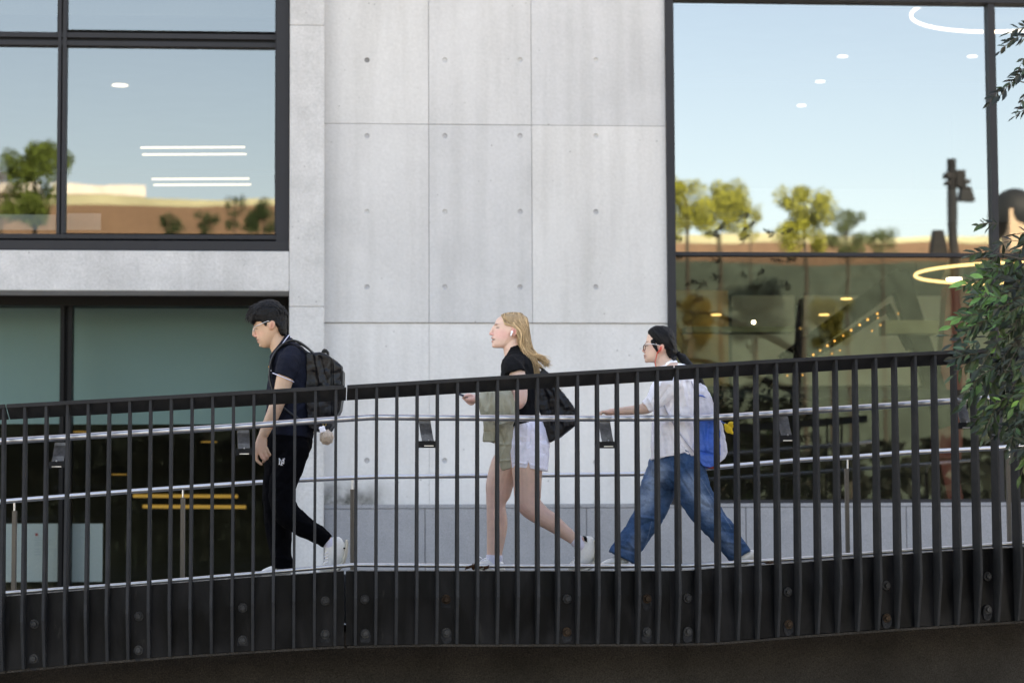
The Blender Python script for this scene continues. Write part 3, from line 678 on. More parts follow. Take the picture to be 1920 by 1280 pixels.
def blob(c, x, y, rx, ry, rot=0):
    dx, dy = c[:, 0] - x, c[:, 1] - y; cr, sr = math.cos(rot), math.sin(rot)
    return np.exp(-(((dx * cr + dy * sr) / rx) ** 2 + ((-dx * sr + dy * cr) / ry) ** 2) ** 2)
def skin_fn(base, spots):
    def f(c, n):
        col = np.tile(np.array(base), (len(c), 1))
        for (x, y, rx, ry, rot, rg, s) in spots:
            w = (blob(c, x, y, rx, ry, rot) * s)[:, None]; col = col * (1 - w) + np.array(rg) * w
        return col
    return f
def strand(bm, pts, r0, r1, col, cl):
    P = cat_rom(pts, 4); n = len(P); rings = []
    for i, p in enumerate(P):
        t = Vector(P[min(i + 1, n - 1)] - P[max(i - 1, 0)]).normalized(); a = t.cross(Vector((0, 0, 1))).normalized(); b = t.cross(a); r = r0 + (r1 - r0) * (i / (n - 1)) ** 1.5
        R = [bm.verts.new(Vector(p) + a * r * math.cos(j * PI / 2) + b * r * math.sin(j * PI / 2)) for j in range(4)]
        for v in R: v[cl] = (*col, 1)
        rings.append(R)
    for A, B in zip(rings, rings[1:]):
        for j in range(4): bm.faces.new((A[j], A[(j + 1) % 4], B[(j + 1) % 4], B[j]))
    bm.faces.new(rings[0][::-1]); bm.faces.new(rings[-1])

m_skin = mat('skin', (.5, .3, .22), .48, attr=True, vary=.09, vscale=24, fine=.04, fscale=300, bump=.06, bscale=400, sss=.12, spec=.4)
m_hair_k = mat('black hair', (.0035, .0035, .0042), .5, vary=.5, vscale=40, stretch=(1, 1, .3), bump=.6, bscale=160, spec=.18)
m_hair_s = mat('hair strand', (.3, .2, .1), .5, attr=True, vary=.1, bump=0, spec=.3)
m_navy = mat('navy cotton', (.0045, .0065, .015), .9, vary=.15, vscale=8, fine=.1, fscale=500, bump=.2, bscale=60, spec=.2)
m_blk = mat('black cotton', (.0035, .0038, .005), .88, vary=.15, vscale=8, bump=.2, bscale=60, spec=.2)
m_blkt = mat('black trousers', (.0022, .0024, .0036), .95, vary=.15, vscale=8, bump=.15, bscale=50, spec=.06)
m_nylon = mat('black nylon', (.002, .0023, .004), .4, vary=.3, vscale=9, bump=.3, bscale=28, spec=.3)
m_white = mat('white cloth', (.96, .945, .99), .85, vary=.04, fine=.03, bump=.15, bscale=50)
m_lil = mat('pale lilac denim', (.82, .82, .95), .9, vary=.06, vscale=12, fine=.08, fscale=400, bump=.25, bscale=90)
m_sage = mat('sage cotton', (.33, .315, .235), .9, vary=.08, fine=.05, fscale=400, bump=.2, bscale=60)
m_shoe = mat('white leather', (.78, .77, .74), .5, vary=.05, bump=.06, bscale=60)
m_sole = mat('cream rubber', (.66, .62, .52), .7, vary=.08)
m_sock = mat('white sock', (.70, .69, .82), .9, vary=.05, bump=.4, bscale=200)
m_trim = mat('pale trim', (.55, .57, .72), .8)
m_metal = mat('silver wire', (.75, .74, .72), .25, metal=1, bump=0)
def denim_extra(nt, mp, col, nz, rng):
    N, L = nt.nodes, nt.links
    n = N.new('ShaderNodeTexNoise'); n.inputs['Scale'].default_value = 4.5; n.inputs['Detail'].default_value = 5; L.new(mp.outputs[0], n.inputs['Vector'])
    return blend(nt, rng(n.outputs['Fac'], 0, .55, .48, .74), col, (.13, .23, .40))
m_denim = mat('washed blue denim', (.030, .085, .20), .9, attr=True, vary=.25, vscale=12, fine=.18, fscale=300, bump=.4, bscale=70, spec=.2)
m_blue = mat('blue nylon', (.022, .14, .56), .5, vary=.15, vscale=10, bump=.3, bscale=25)
m_bagw = mat('white nylon', (.72, .72, .82), .6, vary=.06, bump=.25, bscale=25)

def shoe(parent, D0, upper, sole, up_m=m_shoe, laces=()):
    bm = bmesh.new()
    for u in upper: loft(bm, u)
    s = person_obj('shoe', remesh(bm, 1.0, 3), up_m, parent, D0)
    bm = bmesh.new(); loft(bm, sole, seg=14); person_obj('sole', remesh(bm, 1.0, 2), m_sole, s, D0)
    if laces:
        bm = bmesh.new()
        for a, b in laces: loft(bm, [(*a, .9), (*b, .9)], seg=6, k=1)
        person_bm('lace', bm, m_white, s, D0)
    return s

# ---------------------------------------------------------------- man
D = 15.25
man = thing('person', 'man in navy polo and black trousers walking left with black backpack', 'person', at(525, 1076, D))
bm = bmesh.new()
slices(bm, [(569, 500, 516, 8), (573, 488, 524, 16), (580, 477, 530, 21), (588, 473.5, 533, 22.5), (598, 473, 535, 23), (606, 474.5, 535, 23), (614, 478, 533, 22.5), (622, 479.5, 530, 21.5), (630, 481, 526, 20), (637, 482.5, 521, 18), (643, 485.5, 517, 15.5), (648, 488.5, 512, 12), (652, 493, 506, 7)], nar=.32, p=2.2)
loft(bm, [(478.5, 612, 0, 2.5, 3), (476.8, 620, 0, 3.4, 3.6), (476.2, 627.5, 0, 3.5, 4.2)], seg=12)
ell(bm, 480, 630.5, -3.5, 3.6, 2.6, 2.6); ell(bm, 480, 630.5, 3.5, 3.6, 2.6, 2.6)
ell(bm, 483.5, 636.8, 0, 2.8, 1.7, 6.5); ell(bm, 485, 641.5, 0, 2.8, 1.8, 5.5); ell(bm, 490, 647, 0, 4.5, 4, 6)
ell(bm, 474.5, 604, 0, 3, 2.6, 13)
for s in (-1, 1):
    ell(bm, 512.5, 611, s * 23.5, 6.2, 9.3, 2.6, .15); ell(bm, 512, 612.5, s * 26.4, 3, 5.6, 1.0, .15) if 0 else None
loft(bm, [(516, 628, 0, 17, 17), (524, 648, 0, 18.5, 18.5), (534, 664, 0, 22, 24)])
loft(bm, [(536, 662, 0, 20, 35), (545, 680, 0, 30, 48), (545, 700, 0, 33, 46), (544, 760, 0, 30, 40), (543, 810, 0, 30, 36), (542, 838, 0, 30, 36)])
loft(bm, [(550, 678, -46, 15, 15), (541, 708, -58, 16, 15), (533, 742, -62, 14.5, 14), (527, 757, -63, 13.6, 13.5), (517, 783, -64, 12.5, 12), (507, 804, -64, 10.6, 10), (499, 821, -64, 8.8, 7)])
loft(bm, [(499, 820, -64, 8.8, 6.5), (497, 832, -65, 10.8, 6.5), (496, 842, -65, 12, 6.5), (496, 850, -65, 11.5, 5.5)])
for f in ([(488.5, 846, -65, 3.6), (487.5, 857, -66, 3.4), (490, 866, -66, 3.2), (497.5, 872, -66, 2.6)], [(495, 848, -67, 3.5), (498, 858, -68, 3.4), (503, 864, -67, 3.1), (500, 867, -62, 2.6)],
          [(501.5, 845, -67, 3.3), (505, 855, -67, 3.2), (508.5, 860, -66, 2.9), (505, 863, -61, 2.5)], [(506, 841, -66, 2.9), (510, 850, -66, 2.8), (513, 854, -65, 2.5), (510, 857, -61, 2.2)],
          [(489, 832, -60, 4.2), (485, 845, -57, 3.6), (486, 857, -56, 3.0), (489, 863, -57, 2.4)]):
    loft(bm, f, seg=10, k=3)
loft(bm, [(548, 680, 46, 15, 15), (556, 715, 58, 14, 14), (566, 750, 60, 13, 13), (566, 785, 60, 11, 11), (560, 808, 60, 8.5, 7), (558, 826, 60, 10, 6), (556, 838, 60, 8, 5)])
loft(bm, [(526, 834, 22, 22, 18), (518, 880, 24, 21), (515, 930, 24, 17), (518, 975, 24, 14), (524, 1020, 24, 11), (527, 1058, 24, 9.5)])
loft(bm, [(552, 834, -24, 22, 18), (543, 880, -26, 18), (533, 935, -26, 16), (548, 965, -26, 15.5), (588, 995, -26, 13), (614, 1013, -26, 10.5), (626, 1020, -26, 10.5), (634, 1026, -26, 11)])
me = remesh(bm, 1.05, 2)
SK = (.50, .315, .215); RD = (.46, .17, .125)
paint(me, skin_fn(SK, [(486, 626, 12, 7, 0, (.56, .30, .22), .6), (478, 629, 5, 4, 0, (.55, .27, .22), .7), (512.5, 611, 4.2, 7, .15, RD, .6), (512, 612, 1.8, 4.2, .15, (.14, .05, .03), .7), (512.5, 612, 7, 10, .15, (.55, .24, .17), .35),
     (483, 637.6, 4.4, .9, .1, (.12, .04, .035), .9), (484, 636, 3.5, 1.2, .1, (.38, .14, .12), .6), (485, 641, 3.2, 1.4, 0, (.40, .17, .14), .6), (479.5, 633, 3, 1.2, 0, (.16, .07, .05), .6),
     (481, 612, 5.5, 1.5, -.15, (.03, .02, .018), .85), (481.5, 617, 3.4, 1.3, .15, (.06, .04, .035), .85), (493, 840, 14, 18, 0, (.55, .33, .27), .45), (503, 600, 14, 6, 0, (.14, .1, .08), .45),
     (502, 860, 14, 8, 0, (.52, .28, .23), .5)]))
person_obj('body', me, m_skin, man, D)
# hair
bm = bmesh.new()
slices(bm, [(561.5, 501, 512, 5), (565, 489, 521, 14), (571, 479, 527, 20.5), (578, 471, 531.5, 24), (586, 467, 535.5, 26), (594, 467, 537.5, 26), (601, 470, 538.5, 25.3), (605, 484, 538.5, 24.6), (608, 504, 538, 24), (615, 519, 537.5, 23.6), (622, 522, 537, 22.5), (628, 526, 536, 20), (631, 529, 534, 14)], p=2.3)
slices(bm, [(593, 466, 486, 18), (600, 467.5, 485, 19), (605, 470, 482, 17), (609, 473.5, 479, 12)], p=2)
loft(bm, [(496, 600, -20, 7, 4.5), (499, 607, -22, 4, 3), (501, 612, -22.3, 2.2, 1.8)], seg=10); loft(bm, [(496, 600, 20, 7, 4.5), (499, 607, 22, 4, 3), (501, 612, 22.3, 2.2, 1.8)], seg=10)
me = remesh(bm, 1.2, 3); wrinkle(me, [], amp=.9, freq=.2, seed=3); hr = person_obj('hair', me, m_hair_k, man, D)
random.seed(11); bm = bmesh.new(); cl = bm.verts.layers.float_color.new('tint')
for k in range(240):
    a = random.uniform(-.15, 1.0); dd = random.uniform(-24, 24); cx, cy = 503, 590; ang = PI + a * PI * .95
    r = 33 + random.uniform(-1, 2); w = math.sqrt(max(.05, 1 - (dd / 28) ** 2)); x = cx + math.cos(ang) * (35 * w); y = cy + math.sin(ang) * (26 * w)
    tx, ty = -1.0, .25 + random.uniform(-.3, .9) * (1 if x < 490 else .3)
    if x > 515: tx, ty = .5, 1
    L = random.uniform(5, 10); g = random.uniform(.002, .009)
    strand(bm, [(x, y, dd), (x + tx * L * .5, y + ty * L * .4 - 1, dd + random.uniform(-1, 1)), (x + tx * L, y + ty * L + 1, dd + random.uniform(-2, 2))], 1.0, .25, (g, g, g * 1.15), cl)
person_bm('hair_tuft', bm, m_hair_s, hr, D)
# glasses
bm = bmesh.new()
for s in (-1, 1):
    P = [(477 + 2.6 * math.cos(t) * .8, 617 + 5 * math.sin(t), s * (9.5 + 7 * math.cos(t))) for t in np.linspace(0, 2 * PI, 17)]
    P = [Vector(p) for p in P]; tube(bm, P, .55, 6, cap=False)
    tube(bm, [(478, 615, s * 17), (484, 612.5, s * 22), (497, 607, s * 24.3), (506, 603.5, s * 24.8), (509, 606, s * 25)], .6, 6)
tube(bm, [(475.5, 615, -3), (474.8, 614, 0), (475.5, 615, 3)], .5, 6)
person_bm('glasses', bm, m_metal, man, D)
# shirt
bm = bmesh.new()
loft(bm, [(541, 645, 0, 14, 24), (542, 654, 0, 27, 42), (543, 665, 0, 36, 54), (545, 680, 0, 41, 57), (545, 700, 0, 41.5, 56), (544, 730, 0, 43.5, 51), (543, 770, 0, 45, 48), (543, 800, 0, 45.5, 48), (542, 818, 0, 45.5, 49)], flat=(False, True))
for s in (-1, 1):
    loft(bm, [(551, 666, s * 42, 18, 17), (546, 686, s * 56, 20.5, 18.5), (537, 710, s * 61, 19, 18)] if s < 0 else [(551, 666, 42, 18, 17), (553, 690, 56, 19, 18), (556, 716, 60, 17, 17)], flat=(False, True))
me = remesh(bm, 1.3, 2)
wrinkle(me, [(520, 690, 512, 760, -2.2, 4), (560, 720, 520, 745, 1.6, 4), (560, 745, 515, 775, -1.6, 4), (575, 760, 530, 800, 1.5, 4), (530, 668, 560, 700, 1.2, 5)], amp=1.4, freq=.045, seed=1)
shirt = person_obj('polo_shirt', me, m_navy, man, D)
bm = bmesh.new()   # collar
loft(bm, [(509.5, 670, 0, 4.5, 15), (519, 658, 0, 5.5, 21), (531, 643, 0, 5.5, 21.5), (540, 631, 0, 4.5, 19)], seg=22)
person_obj('collar', remesh(bm, 1.1, 2), m_navy, shirt, D)
bm = bmesh.new(); tube(bm, [(514, 667.5, -15), (520, 661, -20.5), (530, 649, -23.5), (538, 637.5, -22.5), (543.5, 629.5, -18)], [.9] * 5, 8); tube(bm, [(514, 667.5, 15), (520, 661, 20.5), (530, 649, 23.5), (538, 637.5, 22.5), (543.5, 629.5, 18)], [.9] * 5, 8)
person_bm('trim', bm, m_trim, shirt, D)
bm = bmesh.new(); P = [(537 + 19.6 * math.cos(t) - 0, 711.5 + 8.2 * math.cos(t), -61 + 18.6 * math.sin(t)) for t in np.linspace(0, 2 * PI, 33)]; tube(bm, P, .8, 8, cap=False)
person_bm('trim', bm, m_trim, shirt, D)
bm = bmesh.new(); slab(bm, [(507, 689), (512.5, 691), (512.5, 693.5), (508, 692)], -46, -42); o_ = person_bm('logo', bm, mat('orange stitching', (.75, .33, .06), .7), shirt, D)
bm = bmesh.new(); slab(bm, [(510, 696), (513.5, 697), (513.5, 699), (511, 698.5)], -48, -43); person_bm('logo', bm, m_white, shirt, D)
# trousers
bm = bmesh.new()
loft(bm, [(542, 808, 0, 43, 45), (540, 825, 0, 46, 47), (536, 846, 0, 43, 47)])
loft(bm, [(524, 836, 22, 29, 25), (521, 880, 24, 28.5, 25), (517, 925, 24, 28, 24), (518, 960, 24, 26.5, 23), (521, 1000, 24, 24.5, 22), (525, 1040, 24, 20, 19), (527, 1058, 24, 20, 19), (527, 1066, 24, 20.5, 19)], flat=(False, True))
loft(bm, [(556, 836, -24, 29, 25), (547, 868, -26, 28, 25), (534, 905, -26, 25.5, 24), (531, 935, -26, 24, 23), (541, 962, -26, 24.5, 22), (565, 982, -26, 21.5, 21), (588, 996, -26, 18.5, 18), (606, 1007, -26, 16.5, 16), (617, 1015, -26, 14.5, 14)], flat=(False, True))
me = remesh(bm, 1.4, 2)
wrinkle(me, [(560, 850, 520, 900, 1.6, 4), (552, 900, 520, 930, -1.5, 4), (560, 975, 585, 985, 1.2, 4), (525, 940, 550, 975, 1.5, 4), (600, 990, 592, 1015, 1.5, 3), (505, 1040, 545, 1050, 1.4, 3)], amp=1.3, freq=.05, seed=5)
tr = person_obj('trousers', me, m_blkt, man, D)
bm = bmesh.new()     # interlocking letters on the thigh
def bar(x0, y0, x1, y1, w, d):
    dx, dy = x1 - x0, y1 - y0; L = math.hypot(dx, dy); nx, ny = -dy / L * w, dx / L * w
    slab(bm, [(x0 + nx, y0 + ny), (x1 + nx, y1 + ny), (x1 - nx, y1 - ny), (x0 - nx, y0 - ny)], d, d + 6)
dl = -53
for b_ in ((529, 862, 529, 871, .8), (529, 862, 537, 871, 1.0), (537, 862, 537, 871, .8), (528, 860.5, 533, 866, .8), (538.5, 860.5, 533, 866, .8), (533, 866, 533, 872.5, .9), (527.5, 871.5, 531, 871.5, .6), (535, 861.5, 539, 861.5, .6), (531, 873, 535, 873, .6)): bar(*b_, dl)
person_bm('logo', bm, m_white, tr, D)
shoe(man, D, [[(632, 1014, -26, 13, 11), (632, 1027, -26, 20.5, 13), (629, 1042, -26, 19.5, 14), (623, 1055, -26, 15, 14), (612, 1063, -26, 9, 13), (604, 1067, -26, 6, 11)]],
     [(652, 1013, -26, 3, 11), (650.5, 1032, -26, 3.6, 13), (645, 1054, -26, 3.6, 14), (634, 1068, -26, 3.4, 14), (618, 1072, -26, 3, 14), (602, 1072, -26, 3, 12)],
     laces=[((612, 1037, -38), (618, 1034, -36)), ((611, 1043, -39), (618, 1040, -37)), ((611, 1049, -40), (618, 1046, -38)), ((611, 1055, -40), (617, 1052, -39))])
bm = bmesh.new(); loft(bm, [(618, 1017, -26, 12.5, 11.5), (627, 1024, -26, 12.5, 11.5), (632, 1029, -26, 12.5, 12)]); person_obj('sock', remesh(bm, 1.1, 2), m_sock, man, D)
bm = bmesh.new(); slab(bm, [(647, 1025), (650.5, 1026), (650, 1029), (646.5, 1028)], -41, -37); person_bm('shoe_tab', bm, m_blk, man, D)
shoe(man, D, [[(535, 1062, 24, 10, 12), (522, 1066, 24, 9.5, 13), (505, 1069, 24, 7.5, 14), (492, 1072, 24, 5, 12)]], [(542, 1073, 24, 3, 12), (520, 1075, 24, 3, 14), (490, 1077, 24, 3, 12)])

# backpack
bp_ = thing('backpack', 'black nylon backpack with top handle worn by the man', 'backpack', at(610, 810, D))
bm = bmesh.new()
slab(bm, [(577, 662), (590, 664), (602, 663), (613, 667), (624, 673), (634, 680), (640.5, 685), (642, 692), (642, 722), (640, 748), (635, 772), (628, 795), (620, 806), (608, 809), (590, 808), (580, 800), (576, 740)], -37, 37)
me = remesh(bm, 1.4, 14)
wrinkle(me, [(594, 668, 604, 720, 2.2, 3), (602, 672, 616, 720, -2.2, 3), (625, 676, 627, 795, -3.2, 2.2), (600, 740, 605, 790, 2, 4), (590, 700, 600, 740, -1.6, 4), (612, 700, 618, 780, 1.6, 4)], amp=1.6, freq=.05, seed=9)
person_obj('bag', me, m_nylon, bp_, D)
bm = bmesh.new(); slab(bm, [(628, 686), (640, 690), (645, 697), (645, 735), (640, 770), (632, 784), (626, 780)], -30, 30); person_obj('pocket', remesh(bm, 1.3, 8), m_nylon, bp_, D)
bm = bmesh.new(); slab(bm, [(601, 664), (605, 656.5), (608, 654), (613, 655), (617, 660), (617.5, 668), (613.5, 667), (612.5, 661.5), (609, 660.5), (606, 665)], -9, 9); person_obj('handle', remesh(bm, .9, 2), m_nylon, bp_, D)
for s in (-1, 1):
    bm = bmesh.new(); loft(bm, [(592, 668, s * 26, 2.5, 8), (580, 655, s * 32, 2.2, 9), (562, 643, s * 34, 2.2, 9.5), (546, 642, s * 36, 2.2, 9.5), (530, 652, s * 37, 2.2, 9.5), (518, 668, s * 42, 2.2, 9), (511, 690, s * 44, 2.2, 8), (512, 720, s * 46, 2, 7), (530, 760, s * 50, 2, 6), (570, 790, s * 46, 2, 5), (588, 796, s * 38, 2, 5)], seg=12)
    person_obj('strap', remesh(bm, 1.0, 1), mat('grey black webbing', (.022, .023, .026), .6, bump=.2), bp_, D)
# charms
k_ = thing('keyring', 'white clover charm and beige pompom hanging from the black backpack', 'keyring', at(612, 834, D))
bm = bmesh.new()
for k in range(9): ell(bm, 615.5 + 8.5 * math.cos(k * .7), 821 + 9.5 * math.sin(k * .7), -40 + (k % 3) * 2, 5, 5, 5)
ell(bm, 615.5, 821, -40, 11.5, 12.5, 12); me = remesh(bm, 1.0, 1); wrinkle(me, [], amp=1.5, freq=.35); person_obj('pompom', me, mat('beige fur', (.62, .50, .40), .95, vary=.12, vscale=60, bump=.6, bscale=200), k_, D)
bm = bmesh.new()
for a in range(4): ell(bm, 608 + 3.6 * math.cos(a * PI / 2 + .5), 806.5 + 3.8 * math.sin(a * PI / 2 + .5), -46, 3.6, 3.6, 1.6)
ell(bm, 608, 806.5, -46, 4, 4, 1.6); person_obj('charm', remesh(bm, .8, 1), m_white, k_, D)
bm = bmesh.new(); tube(bm, [(612 + 3 * math.cos(t), 797 + 3.4 * math.sin(t), -45) for t in np.linspace(0, 2 * PI, 15)], .6, 6, cap=False); person_bm('ring', bm, mat('brass', (.5, .36, .14), .3, metal=1), k_, D)

# ---------------------------------------------------------------- blonde woman
D = 15.35
gw = thing('person', 'blonde woman in black T-shirt and pale shorts walking left holding phone', 'person', at(960, 1070, D))
bm = bmesh.new()
slices(bm, [(589, 950, 974, 9), (592, 940, 981, 15), (598, 931.5, 986, 20), (605, 928.3, 989, 22), (611, 927, 989, 22.5), (617, 926.3, 988, 22), (623, 925.3, 985, 21), (629, 924.2, 981, 19.5), (635, 923.2, 977, 18), (641, 922.8, 972, 16), (647, 922.6, 965, 13), (652, 925, 955, 8)], nar=.38, p=2.25)
loft(bm, [(927.5, 610, 0, 2.2, 2.6), (923.5, 618, 0, 3.0, 3.4), (920, 625, 0, 3.2, 3.8)], seg=12)
ell(bm, 923, 627, -3.2, 3.2, 2.4, 2.3); ell(bm, 923, 627, 3.2, 3.2, 2.4, 2.3); ell(bm, 920, 626, 0, 3, 2.5, 3)
ell(bm, 923.2, 633.3, 0, 2.9, 1.7, 5.5); ell(bm, 923.8, 640, 0, 3, 1.9, 5); ell(bm, 926.5, 648, 0, 4.6, 4, 6)
ell(bm, 930, 608, 0, 3, 2.5, 12)
for s in (-1, 1): ell(bm, 964, 624.5, s * 24, 5.4, 8.4, 2.6, .25)
loft(bm, [(961, 636, 0, 17, 15.5), (961, 650, 0, 17.5, 16), (965, 664, 0, 19.5, 17.5), (970, 678, 0, 22, 26)])
loft(bm, [(972, 676, 0, 22, 36), (974, 700, 0, 26, 40), (977, 760, 0, 25, 33), (985, 795, 0, 28, 38), (990, 830, 0, 33, 44), (990, 850, 0, 30, 42)])
loft(bm, [(968, 690, -42, 14, 14), (971, 715, -52, 15.5, 14), (974, 742, -56, 15, 13.5), (971, 757, -58, 13.5, 12.5), (955, 760, -60, 12.5, 12), (930, 757, -60, 11, 10.5), (905, 753, -60, 9, 8.5), (892, 751, -60, 7.5, 7)])
loft(bm, [(894, 751.5, -60, 7.5, 6.5), (886, 750.5, -59, 8, 10), (880, 751, -58, 7, 10.5)])
for f in ([(885, 744.5, -66, 3.2), (878, 744, -67, 3.0), (872, 746.5, -66, 2.6)], [(882, 753, -50, 3), (874, 751.5, -47, 2.8), (869, 748, -47, 2.4)], [(884, 756, -52, 3), (877, 755, -48, 2.8), (873, 752, -47, 2.4)], [(886, 758, -54, 3), (880, 758, -49, 2.8), (876, 755, -48, 2.3)], [(888, 759, -57, 2.7), (884, 760.5, -52, 2.4), (880, 759, -50, 2)]):
    loft(bm, f, seg=10, k=3)
loft(bm, [(976, 690, 42, 14, 14), (982, 720, 50, 14, 13), (985, 755, 52, 12.5, 12), (975, 785, 52, 10.5, 10), (965, 808, 52, 8, 7), (962, 824, 52, 9, 5), (960, 836, 52, 7, 4.5)])
loft(bm, [(988, 850, -24, 24, 20), (988, 877, -24, 28.5, 25), (989, 905, -24, 26.5, 23), (989, 928, -24, 25, 21.5), (993, 947, -24, 23, 20), (1014, 966, -24, 18.8, 18), (1030, 976, -24, 17.5, 17), (1045, 987, -24, 15.2, 15), (1062, 1000, -24, 12.5, 12), (1077, 1011, -24, 10.7, 10), (1090, 1018, -24, 11.5, 10), (1096, 1030, -24, 10, 9)])
loft(bm, [(966, 845, 24, 22, 20), (952, 866, 24, 29, 25), (943, 888, 24, 28, 24), (937, 906, 24, 26, 22), (934, 923, 24, 24, 20), (930.5, 938, 24, 19.5, 18), (930, 952, 24, 18, 17), (931.5, 970, 24, 19.5, 18), (932, 986, 24, 19.5, 17.5), (930.5, 1004, 24, 18, 16), (928.5, 1022, 24, 16.2, 14), (927, 1038, 24, 14.3, 12), (927, 1056, 24, 13.5, 11)])
me = remesh(bm, 1.05, 2)
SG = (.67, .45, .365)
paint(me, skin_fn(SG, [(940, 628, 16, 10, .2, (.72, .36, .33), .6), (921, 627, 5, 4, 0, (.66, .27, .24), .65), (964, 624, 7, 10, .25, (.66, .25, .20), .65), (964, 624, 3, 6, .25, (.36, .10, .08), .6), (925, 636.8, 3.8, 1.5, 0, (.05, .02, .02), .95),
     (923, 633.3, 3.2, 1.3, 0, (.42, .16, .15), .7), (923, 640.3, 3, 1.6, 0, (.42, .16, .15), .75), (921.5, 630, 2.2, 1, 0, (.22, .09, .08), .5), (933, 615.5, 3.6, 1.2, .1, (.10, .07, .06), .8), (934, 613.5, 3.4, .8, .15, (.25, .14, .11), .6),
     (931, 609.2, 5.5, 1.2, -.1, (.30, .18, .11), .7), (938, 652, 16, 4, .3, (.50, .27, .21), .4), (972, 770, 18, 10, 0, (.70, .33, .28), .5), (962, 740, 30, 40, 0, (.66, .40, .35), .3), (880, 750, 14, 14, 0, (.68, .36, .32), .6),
     (915, 925, 8, 12, 0, (.55, .27, .23), .4), (975, 955, 12, 10, 0, (.46, .21, .17), .45), (955, 980, 120, 60, 0, (.50, .32, .29), .45), (950, 930, 120, 45, 0, (.50, .32, .29), .35)]))  # last two spots put the dimmer light on her legs into the skin colour
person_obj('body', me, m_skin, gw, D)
# hair
bm = bmesh.new()
slices(bm, [(586.5, 951, 973, 6), (589, 944, 980, 14), (594, 939, 986.5, 20), (600, 939.5, 989.5, 23), (606, 942.5, 991, 24.5), (612, 947.5, 992, 24.6), (616, 953, 992.5, 24.3), (620, 968.5, 993, 24), (626, 970, 994, 24), (634, 968, 995.5, 23.5), (644, 968, 997.5, 23), (654, 972, 1000, 23), (664, 978, 1001, 23), (674, 985, 1003, 23), (686, 990, 1005, 22), (698, 994, 1007, 19), (712, 998, 1008, 14), (724, 1002, 1008, 6)], p=2.2)
me = remesh(bm, 1.2, 3); wrinkle(me, [], amp=1.0, freq=.12, stretch=(1, .25, 1), seed=2)
m_hbase = mat('blonde hair mass', (.31, .205, .105), .5, vary=.35, vscale=70, stretch=(1, 1, .12), bump=.5, bscale=200)
hr = person_obj('hair', me, m_hbase, gw, D)
random.seed(21); bm = bmesh.new(); cl = bm.verts.layers.float_color.new('tint')
for k in range(620):
    side = -1 if random.random() < .72 else 1; s = random.random(); q = random.random(); j = lambda a: random.uniform(-a, a)
    d0, d1, d2 = side * random.uniform(1, 12), side * random.uniform(19, 26), side * random.uniform(14, 27)
    root_p = (941 + s * 44 + j(1.5), 590.5 - 4 * math.sin(s * PI) + (s > .85) * 4 + j(.8), d0)
    top_p = (947 + s * 42 + j(1), 602 + j(2) + (1 - s) * 2, side * (18 + 5 * math.sin(s * PI)))
    m1 = (970.5 + s * 22 + j(1.5), 624 + j(3), d1 * (1.0 if s < .8 else .7)); m2 = (970 + s * 26 + j(2), 648 + j(3), d1 * .98)
    if q < .62: pts = [root_p, top_p, m1, m2, (984 + s * 22 + j(2), 676 + j(3), d2), (992 + s * 19 + j(2), 700 + j(4), d2 * .9), (996 + s * 16 + j(3), 722 + j(8), d2 * .8)]
    elif q < .88: e = random.random(); pts = [root_p, top_p, m1, m2, (990 + s * 14 + j(2), 664 + j(4), d2), (1008 + j(3), 665 + e * 7 + j(1.5), d2), (1021 + j(2.5), 671 + e * 8 + j(1.5), d2 * .9), (1029 - e * 6 + j(4), 680 + e * 7 + j(2.5), d2 * .9)]
    else: e = random.random(); pts = [root_p, top_p, m1, m2, (988 + s * 12, 668 + j(3), d2), (1000 + e * 4, 678 + e * 5, d2), (1010 + e * 8 + j(2), 684 + e * 8 + j(3), d2)]
    if s < .18: pts[1] = (948 + j(2), 608 + j(2), side * 21); pts[2] = (964 + j(2), 613.5 + j(1.2), side * 24.6); pts[3] = (972 + j(1.5), 632, side * 24)
    t = random.random() * (.75 + .25 * math.sin(s * 30)); col = (.20 + .60 * t, .13 + .43 * t, .066 + .26 * t)
    strand(bm, pts, random.uniform(.5, .85), .22, col, cl)
for k in range(46):     # loose flyaway hairs
    a = random.random(); j = lambda q: random.uniform(-q, q)
    strand(bm, [(985 + j(4), 625 + j(10), -20 + j(6)), (990 + j(4), 650 + j(5), -20 + j(8)), (1000 + j(3), 664 + j(5), -16 + j(10)), (1016 + j(6), 668 + a * 14 + j(3), -14 + j(12)), (1028 + j(9), 672 + a * 20 + j(6), -10 + j(14))], .45, .15, (.55, .40, .24), cl)
person_bm('hair_strand', bm, m_hair_s, hr, D)
bm = bmesh.new(); ell(bm, 960, 624.5, -27, 2.6, 2.8, 2); loft(bm, [(959.5, 626, -27.5, 1.9, 1.6), (957.8, 631.5, -27, 1.5, 1.3)], seg=10); person_obj('earbud', remesh(bm, .7, 2), mat('glossy white plastic', (.85, .85, .86), .2, bump=0), gw, D)
# T-shirt
bm = bmesh.new()
loft(bm, [(965, 658, 0, 17.5, 20), (968, 668, 0, 26, 34), (970, 681, 0, 31, 46), (972, 695, 0, 33, 50), (973, 715, 0, 34, 46), (975, 745, 0, 32.5, 41), (979, 775, 0, 31.5, 42), (984, 794, 0, 31.5, 44)], flat=(False, True))
for s in (-1, 1): loft(bm, [(966, 679, s * 36, 18, 15), (964, 690, s * 48, 20, 17), (966, 702, s * 52, 20.5, 17.5)], flat=(False, True))
me = remesh(bm, 1.2, 2); wrinkle(me, [(960, 672, 985, 700, 1.4, 3), (975, 676, 992, 700, -1.2, 3), (985, 730, 1000, 770, 1.2, 4), (990, 720, 975, 790, -1.2, 4)], amp=1.2, freq=.05, seed=14)
person_obj('t_shirt', me, m_blk, gw, D)
